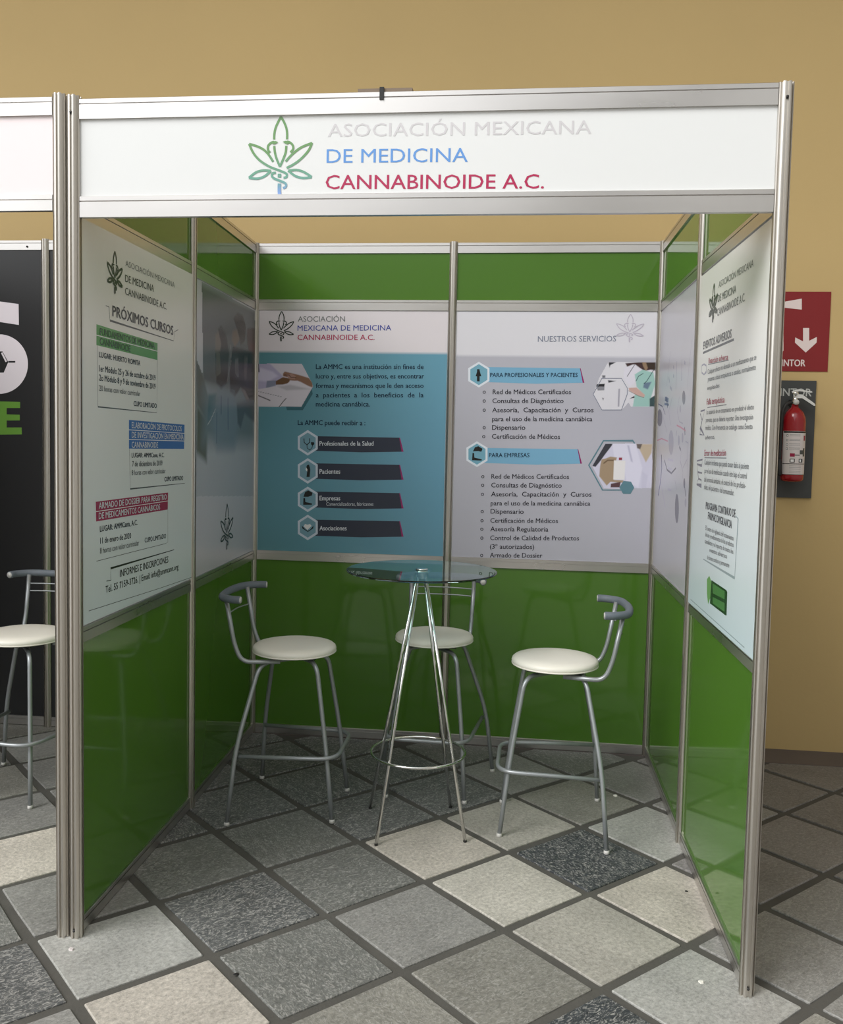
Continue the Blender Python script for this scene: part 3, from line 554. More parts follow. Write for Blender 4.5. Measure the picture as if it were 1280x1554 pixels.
LINES = [
    ('A', [(0.1851, 1.9389), (0.2088, 1.9376), (0.2152, 1.8964), (0.7757, 1.8897), (0.7832, 1.925), (0.8222, 1.9368)], 0.0024, 'slate', 2),
    ('A', [(0.1188, 1.8399), (0.6141, 1.8363)], 0.0024, 'paper', 2),
    ('A', [(0.1237, 1.81), (0.1279, 1.6212), (0.6081, 1.6157), (0.6143, 1.8049)], 0.0018, 'slate', 2),
    ('A', [(0.3629, 1.5523), (0.8955, 1.5431)], 0.0024, 'paper', 2),
    ('A', [(0.3629, 1.5199), (0.8958, 1.5133)], 0.0024, 'paper', 2),
    ('A', [(0.3665, 1.4894), (0.3738, 1.3534), (0.9009, 1.3473)], 0.0018, 'slate', 2),
    ('A', [(0.1117, 1.2972), (0.7221, 1.2897)], 0.0024, 'paper', 2),
    ('A', [(0.7193, 1.2574), (0.7201, 1.1341), (0.6902, 1.1318), (0.391, 1.1375), (0.1149, 1.1421)], 0.0018, 'slate', 2),
    ('A', [(0.187, 1.0688), (0.2201, 1.0661), (0.218, 1.1053), (0.7867, 1.0979)], 0.0024, 'black', 2),
    ('A', [(0.061, 0.9958), (0.6325, 0.9729), (0.982, 0.9622)], 0.0018, 'slate', 2),
    ('C', [(0.2596, 1.5274), (0.2614, 1.5073), (0.2756, 1.4955), (0.2895, 1.5095), (0.2892, 1.5288)], 0.004, 'black', 5),
    ('C', [(0.2756, 1.4955), (0.2767, 1.4794), (0.2908, 1.4692), (0.303, 1.4839), (0.3044, 1.5001)], 0.003, 'black', 5),
    ('D', [(0.7392, 1.696), (0.6953, 1.7712), (0.7344, 1.8484), (0.8277, 1.8495), (0.8567, 1.8036), (0.8577, 1.7735), (0.8328, 1.6975), (0.7392, 1.696)], 0.003, 'steel', 7),
    ('D', [(0.9012, 1.5362), (0.8919, 1.5496), (0.7516, 1.5467), (0.685, 1.426), (0.7548, 1.3063), (0.8465, 1.3088)], 0.006, 'steelteal', 7),
    ('E', [(0.1806, 1.4876), (0.2061, 1.4262), (0.1788, 1.3589), (0.128, 1.2934)], 0.014, 'violet', 2),
    ('E', [(0.2762, 1.4649), (0.3625, 1.4232), (0.4865, 1.4119), (0.5952, 1.4385)], 0.008, 'ovdark', 2),
    ('E', [(0.3398, 1.9498), (0.3053, 1.8855), (0.2646, 1.8002)], 0.004, 'ovlight', 2),
    ('E', [(0.8611, 1.9467), (0.8161, 1.8537), (0.7977, 1.7567)], 0.004, 'ovlight', 2),
    ('E', [(0.0221, 1.7285), (0.1651, 1.7109), (0.2536, 1.6715)], 0.005, 'violet', 2),
    ('E', [(0.617, 1.7364), (0.5774, 1.6783), (0.6398, 1.6323), (0.7258, 1.6236)], 0.005, 'ovlight', 2),
    ('E', [(0.6476, 1.8887), (0.6541, 1.8006)], 0.01, 'ovlight', 2),
    ('E', [(0.5211, 1.8917), (0.521, 1.7709)], 0.01, 'ovlight', 2),
    ('E', [(0.0361, 1.5534), (0.1736, 1.562), (0.358, 1.5502)], 0.006, 'rose', 2),
    ('E', [(0.4283, 1.8762), (0.4538, 1.8665)], 0.014, 'ovlight', 2),
    ('E', [(0.4371, 1.837), (0.4626, 1.8276)], 0.014, 'ovlight', 2),
    ('E', [(0.7048, 1.8732), (0.7311, 1.8639)], 0.014, 'ovlight', 2),
    ('E', [(0.3165, 1.837), (0.3421, 1.8117)], 0.014, 'ovlight', 2),
    ('E', [(0.3566, 1.7912), (0.4179, 1.7762)], 0.014, 'ovlight', 2),
    ('E', [(0.2258, 1.7455), (0.3305, 1.7331)], 0.02, 'violet', 2),
    ('E', [(0.2657, 1.7519), (0.3178, 1.7018)], 0.012, 'violet', 2),
    ('E', [(0.2211, 1.7212), (0.3452, 1.7128)], 0.01, 'violet', 2),
    ('E', [(0.5774, 1.6184), (0.6661, 1.6099), (0.7929, 1.5942)], 0.007, 'rose', 2),
    ('E', [(0.802, 1.5516), (0.8621, 1.5448), (0.8561, 1.4818), (0.7647, 1.4439)], 0.005, 'ovlight', 2),
    ('E', [(0.24, 1.329), (0.3513, 1.255)], 0.012, 'faintv', 2),
    ('E', [(0.4346, 1.7444), (0.3516, 1.6849), (0.4151, 1.6207)], 0.005, 'ovlight', 2),
    ('E', [(0.82, 1.3747), (0.8524, 1.3341)], 0.01, 'ovgrey', 2),
    ('E', [(0.1428, 1.6909), (0.2351, 1.6394), (0.3237, 1.59)], 0.004, 'ovlight', 2),
    ('E', [(0.7163, 1.515), (0.6965, 1.471), (0.7678, 1.4296), (0.7659, 1.4008)], 0.005, 'ovlight', 2),
    ('E', [(0.3763, 1.4712), (0.5208, 1.4668)], 0.01, 'faintv', 2),
    ('E', [(0.3854, 1.4319), (0.5063, 1.428)], 0.01, 'faintv', 2),
    ('E', [(0.4071, 1.3381), (0.5031, 1.3394)], 0.01, 'faintv', 2),
    ('E', [(0.6625, 1.5291), (0.6996, 1.5148)], 0.012, 'ovgrey', 2),
    ('E', [(0.5824, 1.5959), (0.574, 1.5734)], 0.012, 'ovlight', 2),
    ('E', [(0.7698, 1.6086), (0.7847, 1.5765)], 0.012, 'ovgrey', 2),
    ('E', [(0.8576, 1.4749), (0.8823, 1.4128)], 0.004, 'ovlight', 2),
    ('E', [(0.5847, 1.3855), (0.6369, 1.3506)], 0.004, 'ovlight', 2),
    ('G', [(0.119, 1.8723), (0.5795, 1.873)], 0.008, 'slate', 2),
    ('G', [(0.2149, 1.8232), (0.5214, 1.8133)], 0.003, 'midgrey', 2),
    ('G', [(0.2301, 1.6716), (0.5149, 1.6716)], 0.003, 'midgrey', 2),
    ('G', [(0.2147, 1.4945), (0.5449, 1.5005)], 0.003, 'midgrey', 2),
    ('G', [(0.6921, 1.3279), (0.7265, 1.321), (0.714, 1.139), (0.2602, 1.1382)], 0.004, 'palesteel', 2),
    ('G', [(0.1049, 1.8275), (0.1438, 1.8301), (0.1838, 1.8215), (0.1879, 1.7994), (0.1508, 1.7923), (0.1096, 1.8021), (0.1049, 1.8275)], 0.006, 'ovlight', 2),
    ('G', [(0.1158, 1.6619), (0.1873, 1.664), (0.1487, 1.6276), (0.1202, 1.6029), (0.191, 1.5746), (0.1182, 1.5777), (0.1487, 1.6276), (0.1107, 1.6536)], 0.006, 'ovgrey', 2),
    ('G', [(0.0857, 1.4802), (0.1821, 1.4872), (0.1726, 1.4649), (0.0879, 1.4684), (0.1077, 1.4394), (0.1828, 1.4392)], 0.006, 'ovgrey', 2),
    ('G', [(0.1077, 1.4394), (0.1261, 1.4165), (0.1768, 1.4129), (0.1806, 1.3928), (0.0962, 1.3945), (0.1261, 1.4165)], 0.006, 'ovgrey', 2),
    ('G', [(0.0673, 0.9615), (0.8613, 0.9581)], 0.003, 'palesteel', 2),
    ('N', [(-0.2399, 1.9346), (-0.2154, 1.8883)], 0.009, 'banwhite', 5),
    ('N', [(-0.2046, 1.8884), (-0.1664, 1.8888)], 0.009, 'banblack', 3),
]
PHOTOS = [
    ('photo', 'C', [(0.0158, 1.9001), (0.2439, 1.9026), (0.2975, 1.8073), (0.3025, 1.7888), (0.2449, 1.688), (0.0178, 1.6843)], (205, 200, 210), [('p', [(0.0054, 1.9093), (0.0794, 1.9008), (0.1473, 1.8395), (0.1094, 1.7892), (0.0613, 1.7761), (0.0067, 1.7722)], (178, 172, 200), 0.006), ('p', [(0.0159, 1.8845), (0.0958, 1.8606), (0.1217, 1.8391), (0.0706, 1.8105), (0.0166, 1.816)], (205, 200, 220), 0.012), ('p', [(0.0158, 1.9032), (0.0216, 1.9032), (0.0258, 1.8566), (0.0187, 1.8596)], (40, 40, 60), 0.002), ('p', [(0.0642, 1.8151), (0.1123, 1.8173), (0.1093, 1.7923), (0.0597, 1.7776)], (135, 140, 160), 0.004), ('p', [(0.1107, 1.8141), (0.1473, 1.8348), (0.1858, 1.8275), (0.1796, 1.8057), (0.1477, 1.7975), (0.1109, 1.7955)], (110, 82, 58), 0.003), ('p', [(0.1471, 1.8519), (0.1566, 1.8629), (0.2302, 1.8467), (0.2813, 1.8319), (0.3007, 1.8074), (0.301, 1.7857), (0.2818, 1.7901), (0.237, 1.8127), (0.1859, 1.8182), (0.1729, 1.8336), (0.1473, 1.8395)], (140, 105, 85), 0.004), ('p', [(0.1632, 1.849), (0.1919, 1.8524), (0.2143, 1.8403), (0.2081, 1.8247), (0.1794, 1.8275)], (165, 130, 118), 0.004), ('l', [(0.1536, 1.8458), (0.1792, 1.8461), (0.1889, 1.8338), (0.2144, 1.8341)], (70, 45, 45), 0.003), ('p', [(0.017, 1.7708), (0.1094, 1.7877), (0.1669, 1.7993), (0.1859, 1.8167), (0.2242, 1.8172), (0.2946, 1.784), (0.2417, 1.6879), (0.0178, 1.6843)], (214, 208, 216), 0.004), ('p', [(0.1222, 1.7863), (0.1861, 1.7965), (0.2884, 1.7762), (0.1673, 1.7683)], (185, 180, 188), 0.01), ('l', [(0.0171, 1.7614), (0.142, 1.7352)], (70, 70, 80), 0.0015), ('l', [(0.0172, 1.7411), (0.0489, 1.7291), (0.0812, 1.7165)], (15, 12, 18), 0.0045), ('l', [(0.1645, 1.7278), (0.1487, 1.7104), (0.1234, 1.6773)], (25, 22, 30), 0.0035)], 110, 80),
    ('photo', 'D', [(0.7617, 1.926), (0.9857, 1.9283), (0.987, 1.7157), (0.8775, 1.714), (0.8657, 1.7341), (0.8328, 1.6966), (0.7393, 1.6951), (0.6966, 1.7712), (0.7219, 1.8492)], (222, 220, 226), [('p', [(0.7639, 1.9261), (0.7995, 1.9264), (0.7733, 1.9127), (0.7692, 1.8992)], (50, 50, 58), 0.003), ('p', [(0.8439, 1.9224), (0.9056, 1.9275), (0.9857, 1.9283), (0.9868, 1.8971), (0.9423, 1.8876), (0.9245, 1.8919), (0.8883, 1.9184), (0.8534, 1.9046)], (70, 50, 50), 0.004), ('p', [(0.8402, 1.8999), (0.8795, 1.916), (0.9245, 1.8919), (0.9084, 1.8469), (0.8698, 1.8106), (0.8374, 1.8506)], (225, 222, 232), 0.006), ('l', [(0.8883, 1.9161), (0.8549, 1.8597)], (70, 70, 80), 0.003), ('p', [(0.941, 1.9234), (0.9858, 1.9261), (0.9871, 1.8881), (0.9685, 1.8924), (0.9504, 1.9056)], (62, 50, 40), 0.006), ('p', [(0.9232, 1.9277), (0.9409, 1.9279), (0.9506, 1.9011), (0.9424, 1.8832), (0.9283, 1.9098)], (150, 125, 100), 0.004), ('p', [(0.8899, 1.8691), (0.9245, 1.8919), (0.9778, 1.8791), (0.9884, 1.8256), (0.969, 1.7536), (0.9659, 1.7154), (0.8863, 1.7141), (0.8933, 1.7704), (0.9283, 1.7799), (0.9008, 1.811)], (160, 200, 192), 0.004), ('p', [(0.9355, 1.8294), (0.9705, 1.8343), (0.9542, 1.7982), (0.9318, 1.8069)], (110, 130, 150), 0.006), ('l', [(0.8976, 1.8378), (0.9079, 1.8604), (0.9295, 1.8741)], (40, 60, 70), 0.003), ('l', [(0.9356, 1.8249), (0.9484, 1.8385), (0.9795, 1.8925)], (40, 60, 70), 0.003), ('p', [(0.8634, 1.8037), (0.9009, 1.8065), (0.9419, 1.7711), (0.9379, 1.7599), (0.9021, 1.7706), (0.866, 1.7925)], (205, 170, 160), 0.003), ('l', [(0.8638, 1.7903), (0.9111, 1.7662), (0.9379, 1.7576)], (90, 70, 60), 0.002), ('p', [(0.9645, 1.7535), (0.9912, 1.7719), (0.9901, 1.7158), (0.9659, 1.7154)], (60, 80, 82), 0.004), ('p', [(0.8696, 1.7521), (0.8912, 1.7659), (0.8937, 1.757)], (30, 30, 35), 0.002), ('p', [(0.7072, 1.8197), (0.7495, 1.8225), (0.7477, 1.8089), (0.7098, 1.8062)], (45, 45, 50), 0.002), ('p', [(0.7098, 1.8062), (0.7477, 1.8089), (0.7482, 1.7909), (0.717, 1.7896)], (140, 140, 148), 0.002), ('p', [(0.7632, 1.8398), (0.8024, 1.8366), (0.7671, 1.8272)], (70, 70, 75), 0.003), ('p', [(0.7348, 1.8628), (0.7504, 1.863), (0.7507, 1.8518), (0.7374, 1.8502)], (110, 110, 118), 0.004), ('p', [(0.8148, 1.7986), (0.8223, 1.8), (0.822, 1.7131), (0.8145, 1.713)], (165, 163, 175), 0.003), ('p', [(0.7391, 1.7547), (0.7464, 1.7525), (0.7449, 1.7412)], (60, 60, 65), 0.002)], 110, 110),
    ('photo', 'D', [(0.761, 1.5323), (0.9854, 1.5357), (0.9884, 1.323), (0.8552, 1.3172), (0.7613, 1.3147), (0.7017, 1.4227)], (212, 210, 228), [('p', [(0.761, 1.5323), (0.799, 1.5331), (0.7605, 1.4787), (0.7391, 1.4464), (0.7176, 1.4185), (0.7017, 1.4227)], (62, 62, 70), 0.003), ('p', [(0.9102, 1.5341), (0.9863, 1.5357), (0.9825, 1.4927), (0.9575, 1.4469), (0.9338, 1.4916)], (195, 178, 155), 0.006), ('p', [(0.9102, 1.5341), (0.9368, 1.5347), (0.9288, 1.5096), (0.9131, 1.5138)], (110, 100, 95), 0.004), ('p', [(0.7945, 1.533), (0.9057, 1.5354), (0.9408, 1.4194), (0.9263, 1.3214), (0.8673, 1.3539), (0.8516, 1.4263), (0.8056, 1.4661)], (224, 222, 238), 0.006), ('p', [(0.866, 1.5264), (0.8749, 1.5266), (0.8954, 1.4455), (0.8864, 1.4498)], (190, 188, 210), 0.006), ('p', [(0.9414, 1.4012), (0.9686, 1.3838), (0.9619, 1.3223), (0.9397, 1.3217)], (205, 203, 222), 0.006), ('p', [(0.7456, 1.4556), (0.7656, 1.4606), (0.7876, 1.4702), (0.819, 1.4664), (0.807, 1.4252), (0.8092, 1.357), (0.8539, 1.3559), (0.8498, 1.3444), (0.7916, 1.3474), (0.7743, 1.3287), (0.737, 1.3734), (0.7398, 1.4236)], (168, 146, 120), 0.004), ('l', [(0.7573, 1.4377), (0.7748, 1.4518), (0.8016, 1.4524)], (110, 90, 70), 0.006), ('p', [(0.8052, 1.4525), (0.8596, 1.4515), (0.8591, 1.3592), (0.8046, 1.3592)], (235, 232, 232), 0.003), ('p', [(0.8279, 1.4666), (0.8435, 1.467), (0.8439, 1.4543), (0.8283, 1.4539)], (150, 60, 75), 0.002), ('p', [(0.7941, 1.3384), (0.8407, 1.3487), (0.8372, 1.3213), (0.7934, 1.3201)], (92, 66, 70), 0.003)], 110, 100),
    ('photo', 'B', [(0.1146, 2.1661), (0.9745, 2.1623), (0.984, 1.993), (0.9981, 1.5737), (0.9903, 1.2277), (0.0516, 1.2864), (0.0486, 1.8502), (0.1361, 1.7892)], (178, 182, 190), [('p', [(0.064, 2.1617), (0.9973, 2.1703), (1.0125, 1.7246), (0.5529, 1.7279), (0.1341, 1.7487)], (98, 102, 104), 0.051), ('p', [(0.0486, 1.8502), (0.1335, 1.789), (0.2149, 1.6915), (0.2032, 1.588), (0.0587, 1.6652)], (104, 104, 98), 0.018), ('p', [(0.0587, 1.6652), (0.203, 1.5962), (0.1925, 1.4227), (0.0541, 1.4662)], (95, 98, 84), 0.034), ('p', [(0.1475, 1.7292), (0.9722, 1.772), (1.0006, 1.5013), (0.138, 1.5057)], (112, 126, 134), 0.102), ('p', [(0.3491, 1.9984), (0.3926, 2.0183), (0.4685, 1.986), (0.5167, 1.9119), (0.4887, 1.7777), (0.3985, 1.7422), (0.325, 1.7681), (0.3227, 1.8861), (0.3944, 1.9352)], (58, 56, 54), 0.018), ('p', [(0.3068, 1.9685), (0.3493, 1.99), (0.3942, 1.9437), (0.3802, 1.9082), (0.3081, 1.9016)], (118, 110, 104), 0.018), ('p', [(0.5924, 2.0754), (0.6574, 2.1085), (0.7425, 2.1082), (0.7964, 2.0683), (0.7896, 1.9974), (0.7121, 1.9664), (0.6596, 2.0249)], (64, 58, 52), 0.018), ('p', [(0.5697, 2.0148), (0.6428, 2.032), (0.6943, 1.9921), (0.612, 1.9475), (0.5628, 1.974)], (122, 108, 98), 0.018), ('p', [(0.8327, 2.0538), (0.9811, 2.0805), (0.9857, 1.9443), (0.854, 1.9518), (0.8249, 2.0152)], (74, 58, 52), 0.018), ('p', [(0.8711, 1.9915), (0.9837, 2.0028), (0.9853, 1.9541), (0.8908, 1.9504)], (100, 56, 52), 0.018), ('p', [(0.5796, 1.9444), (0.9662, 1.9523), (0.9934, 1.714), (0.8434, 1.7033), (0.7176, 1.7681), (0.618, 1.7173), (0.5368, 1.736), (0.5337, 1.8603)], (52, 48, 48), 0.018), ('p', [(0.6133, 1.8981), (0.6796, 1.9083), (0.6825, 1.803), (0.6153, 1.8214)], (92, 90, 92), 0.0204), ('p', [(0.7832, 1.9171), (0.8369, 1.917), (0.8222, 1.8069), (0.7683, 1.8223)], (92, 84, 82), 0.0204), ('p', [(0.7351, 1.7597), (0.7967, 1.7582), (0.8986, 1.7054), (0.8436, 1.6985)], (124, 116, 116), 0.018), ('p', [(0.3081, 1.9016), (0.3803, 1.9039), (0.3971, 1.8067), (0.3247, 1.7849)], (88, 88, 80), 0.018), ('l', [(0.3155, 1.8896), (0.3172, 1.8013)], (50, 50, 48), 0.006), ('l', [(0.5395, 1.9494), (0.557, 1.8844), (0.4887, 1.7777)], (130, 128, 130), 0.006), ('p', [(0.2146, 1.708), (0.326, 1.7173), (0.3, 1.5895), (0.203, 1.5962)], (84, 112, 122), 0.018), ('p', [(0.3693, 1.7279), (0.6013, 1.7301), (0.7219, 1.6176), (0.6077, 1.4805), (0.3452, 1.4832), (0.23, 1.6075)], (118, 134, 148), 0.085), ('l', [(0.3992, 1.7078), (0.4008, 1.6344)], (70, 84, 110), 0.01), ('l', [(0.506, 1.7036), (0.5124, 1.5661)], (88, 104, 128), 0.012), ('l', [(0.3349, 1.6327), (0.3332, 1.5047)], (92, 110, 130), 0.012), ('p', [(0.652, 1.6867), (0.9738, 1.723), (0.9934, 1.6004), (0.7912, 1.6445), (0.7232, 1.5709), (0.6712, 1.5953)], (78, 88, 98), 0.0204), ('l', [(0.2033, 1.5797), (0.2576, 1.6098), (0.3131, 1.649)], (190, 190, 190), 0.004)], 100, 200),
]
EMBLEMS = [
    ('F', 0.6159, 0.1866, 2.4427, 2.2217, 'logo', 0.0066),
    ('A', 0.2521, 0.116, 2.1194, 1.9855, 'dark', 0.0075),
    ('B', 0.5013, 0.2044, 1.2238, 1.012, 'dark', 0.008),
    ('C', 0.1367, 0.1302, 2.1639, 2.0133, 'dark', 0.0052),
    ('D', 0.8602, 0.1326, 2.1567, 2.0228, 'faint', 0.004),
    ('G', 0.2609, 0.129, 2.0968, 1.9647, 'dark', 0.009),
]

# ------------------------------------------------------------------ print
def text_mesh(txt, weight, s0, s1, z0, z1, cap, col, mb, y):
    cu = bpy.data.curves.new('t', 'FONT'); cu.body = txt; cu.size = 1.0; cu.resolution_u = 2 if len(txt) > 14 else 3
    ob = bpy.data.objects.new('t', cu); COL.objects.link(ob)
    dg = bpy.context.evaluated_depsgraph_get(); me = bpy.data.meshes.new_from_object(ob.evaluated_get(dg))
    co = np.empty(len(me.vertices) * 3, dtype=np.float32); me.vertices.foreach_get('co', co); co = co.reshape(-1, 3)
    if len(co):
        x0, x1 = co[:, 0].min(), co[:, 0].max()
        sx = (s1 - s0) / (x1 - x0); sz = cap / CAPH
        xs = s0 + (co[:, 0] - x0) * sx; zs = z0 + (z1 - z0) * (xs - s0) / max(1e-6, s1 - s0) + co[:, 1] * sz
        d = 0.020 * weight * cap; fs = [tuple(p.vertices) for p in me.polygons]
        # heavier lettering is printed as the outline thickened by small shifts
        d *= 1.6
        for k, (ox, oz) in enumerate([(0, 0)] if weight < 0.15 else [(-d, 0), (d, 0), (0, d * .6), (0, -d * .6)]):
            mb.add([(float(a) + ox, y - 0.00001 * k, float(b) + oz) for a, b in zip(xs, zs)], fs, INK[col])
    bpy.data.objects.remove(ob); bpy.data.curves.remove(cu); bpy.data.meshes.remove(me)
def measure_cap():
    cu = bpy.data.curves.new('t', 'FONT'); cu.body = 'H'; ob = bpy.data.objects.new('t', cu); COL.objects.link(ob)
    me = bpy.data.meshes.new_from_object(ob.evaluated_get(bpy.context.evaluated_depsgraph_get()))
    h = max(v.co.y for v in me.vertices); bpy.data.objects.remove(ob); bpy.data.curves.remove(cu); bpy.data.meshes.remove(me); return h
CAPH = measure_cap()

def lettering(panel, parent, y0):
    for (pl, txt, s0, s1, z0, z1, cap, col, w) in TEXTS:
        if pl == panel:
            mb = MB(); text_mesh(txt, w, s0, s1, z0, z1, cap, col, mb, y0)
            mb.build('bullet' if txt == 'o' else 'text_line', M['print'], parent)
EMB = [[(560,465),(562,380),(580,290),(615,210),(658,130)], [(658,130),(705,210),(740,300),(752,380),(752,465)], [(562,560),(570,640),(595,740),(650,870)], [(650,870),(705,740),(735,650),(742,560)],
 [(500,660),(468,610),(475,550),(520,510),(560,500)], [(805,660),(845,610),(835,550),(790,510),(750,500)],
 [(548,795),(480,690),(400,610),(290,555),(185,525)], [(185,525),(250,660),(350,775),(500,870),(640,925),(740,970),(755,1005),(740,1030),(705,1035)],
 [(735,795),(830,690),(960,590),(1125,525)], [(1125,525),(1070,640),(960,760),(850,840),(750,890)],
 [(515,930),(400,922),(290,950),(185,1030)], [(185,1030),(310,1043),(420,1010),(515,930)], [(775,930),(900,922),(1010,955),(1125,1030)], [(1125,1030),(1000,1043),(880,1010),(775,930)],
 [(590,960),(545,965),(530,1000),(560,1040),(640,1075),(720,1110),(745,1140),(735,1175),(700,1190)]]
EMB_THICK = [[(645,975),(645,1030)], [(645,1120),(645,1240),(656,1305)]]
def emblem_mb(sc, wid, zt, zb, cols, w, y):
    mb = MB()
    def mp(q): return (sc + (q[0] - 655) / 960 * wid, zt + (q[1] - 125) / 1185 * (zb - zt))
    g1, g2, g3 = lin((108, 150, 96)), lin((110, 164, 150)), lin((130, 160, 214))
    def colf(q):
        if cols != 'logo': return INK[cols]
        t = (zt - q.y) / (zt - zb)
        if t < 0.45: return g1
        if t < 0.8: k = (t - .45) / .35; return tuple(a + (b - a) * k for a, b in zip(g1, g2))
        k = min(1, (t - .8) / .15); return tuple(a + (b - a) * k for a, b in zip(g2, g3))
    for k, st in enumerate(EMB): ribbon(mb, [mp(q) for q in catmull(st, 4)], w, y - 0.00004 * k, colf)
    for k, st in enumerate(EMB_THICK): ribbon(mb, [mp(q) for q in catmull(st, 3)], w * 1.5, y - 0.00064 - 0.00004 * k, colf)
    for hd in ([(520,515),(550,492),(585,488),(620,507),(585,530),(550,540)], [(690,500),(725,488),(760,490),(795,515),(760,540),(725,530)]):
        pts = [mp(q) for q in hd]
        if sum(pts[i][0] * pts[(i + 1) % 6][1] - pts[(i + 1) % 6][0] * pts[i][1] for i in range(6)) < 0: pts = pts[::-1]
        mb.add([(a, y - 0.0008, b) for a, b in pts], [tuple(range(len(pts)))], colf(Vector(pts[0])))
    return mb
SHAPE_NAME = {'pgreen': 'title_bar', 'pblue': 'title_bar', 'pcrim': 'title_bar', 'barnavy': 'title_bar', 'barteal': 'title_bar', 'magenta': 'bar_edge', 'black': 'pictogram', 'paper': 'pictogram',
              'tealshade': 'photo_shadow', 'ovgrey': 'cell_oval', 'ovlight': 'cell_oval', 'leaf': 'box_flap', 'dkleaf': 'printed_box', 'leaf2': 'box_stripe', 'banwhite': 'big_character', 'banblack': 'molecule_symbol', 'pgreen2': 'green_letter'}
def graphics(panel, y0, parent):
    for (pl, pts, col, lay) in POLYS:
        if pl == panel:
            mb = MB(); y = y0 - 0.00012 * lay; v = [(a, y, b) for a, b in pts]
            ar = sum(pts[i][0] * pts[(i + 1) % len(pts)][1] - pts[(i + 1) % len(pts)][0] * pts[i][1] for i in range(len(pts)))
            mb.add(v if ar > 0 else v[::-1], [tuple(range(len(v)))], INK[col])
            mb.build(SHAPE_NAME.get(col, 'hexagon_badge'), M['print'], parent)
    for (pl, pts, w, col, lay) in LINES:
        if pl == panel:
            mb = MB(); ribbon(mb, pts, w, y0 - 0.00012 * lay, lambda q: INK[col])
            mb.build('printed_line', M['print'], parent)
def seg_dist(X, Z, a, b):
    dx, dz = b[0] - a[0], b[1] - a[1]; L2 = dx * dx + dz * dz + 1e-12
    t = np.clip(((X - a[0]) * dx + (Z - a[1]) * dz) / L2, 0, 1)
    return np.hypot(X - a[0] - t * dx, Z - a[1] - t * dz)
def poly_sd(X, Z, pts):
    d = np.full(X.shape, 1e9); ins = np.zeros(X.shape, bool); n = len(pts)
    for i in range(n):
        a, b = pts[i], pts[(i + 1) % n]; d = np.minimum(d, seg_dist(X, Z, a, b))
        c = ((a[1] > Z) != (b[1] > Z)) & (X < (b[0] - a[0]) * (Z - a[1]) / (b[1] - a[1] + 1e-12) + a[0]); ins ^= c
    return np.where(ins, -d, d)
def photo_mb(clip, base, layers, nx, nz, y):
    xs = [p[0] for p in clip]; zs = [p[1] for p in clip]
    X, Z = np.meshgrid(np.linspace(min(xs), max(xs), nx + 1), np.linspace(min(zs), max(zs), nz + 1))
    img = np.zeros(X.shape + (3,)); img[:] = lin(base)
    for typ, pts, col, soft in layers:
        if typ == 'p': al = np.clip(0.5 - poly_sd(X, Z, pts) / soft, 0, 1)
        else:
            d = np.full(X.shape, 1e9)
            for a, b in zip(pts, pts[1:]): d = np.minimum(d, seg_dist(X, Z, a, b))
            al = np.clip(1.2 - d / (soft * 0.7), 0, 1)
        img = img * (1 - al[..., None]) + np.array(lin(col)) * al[..., None]
    inside = poly_sd(X, Z, clip) < max(xs[1] - xs[0], 0.001) * 0 + 0.002
    mb = MB(); idx = {}; v = []; c = []; f = []
    def vi(j, i):
        if (j, i) not in idx: idx[(j, i)] = len(v); v.append((float(X[j, i]), y, float(Z[j, i]))); c.append(tuple(img[j, i]))
        return idx[(j, i)]
    for j in range(nz):
        for i in range(nx):
            if inside[j, i] and inside[j, i + 1] and inside[j + 1, i] and inside[j + 1, i + 1]:
                f.append((vi(j, i), vi(j, i + 1), vi(j + 1, i + 1), vi(j + 1, i)))
    mb.add(v, f, c); return mb
def sheet_mb(s0, s1, z0, z1, y, colf, nx=8, nz=30, th=0.0012):
    mb = MB(); v = []; c = []; f = []
    for j in range(nz + 1):
        for i in range(nx + 1):
            s = s0 + (s1 - s0) * i / nx; z = z0 + (z1 - z0) * j / nz; v.append((s, y, z)); c.append(colf(s, z))
    for j in range(nz):
        for i in range(nx): f.append((j * (nx + 1) + i, j * (nx + 1) + i + 1, (j + 1) * (nx + 1) + i + 1, (j + 1) * (nx + 1) + i))
    mb.add(v, f, c)
    e = [(s0, z0), (s1, z0), (s1, z1), (s0, z1)]
    for k in range(4):
        a, b = e[k], e[(k + 1) % 4]
        mb.add([(a[0], y, a[1]), (a[0], y + th, a[1]), (b[0], y + th, b[1]), (b[0], y, b[1])], [(0, 1, 2, 3)], lin((230, 230, 230)))
    return mb
def mixc(a, b, t):
    t = max(0.0, min(1.0, t)); return tuple(x + (y - x) * t for x, y in zip(a, b))

def poster(panel, label, group, z0, z1, colf, s0=0.0225, s1=None, depth=-0.0045, nx=8, nz=30):
    loc, rz, L = FR_[panel]; s1 = L - 0.0225 if s1 is None else s1
    root = empty('poster', loc, rz); tag(root, label, 'poster', group)
    sheet_mb(s0, s1, z0, z1, depth, colf, nx, nz).build('sheet', M['print'], root)
    graphics(panel, depth, root)
    for (nm, pl, clip, base, layers, pnx, pnz) in PHOTOS:
        if pl == panel:
            photo_mb(clip, base, layers, pnx, pnz, depth - 0.00025).build('printed_photo', M['print'], root)
    for (pl, sc, wid, zt, zb, cols, w) in EMBLEMS:
        if pl == panel: emblem_mb(sc, wid, zt, zb, cols, w, depth - 0.0008).build('emblem', M['print'], root)
    lettering(panel, root, depth - 0.0010)
    return root

# fascia print: sub-parts of the header panel
lettering('F', fascia, -0.0026)
for (pl, sc, wid, zt, zb, cols, w) in EMBLEMS:
    if pl == 'F': emblem_mb(sc, wid, zt, zb, cols, w, -0.0026).build('emblem', M['print'], fascia)

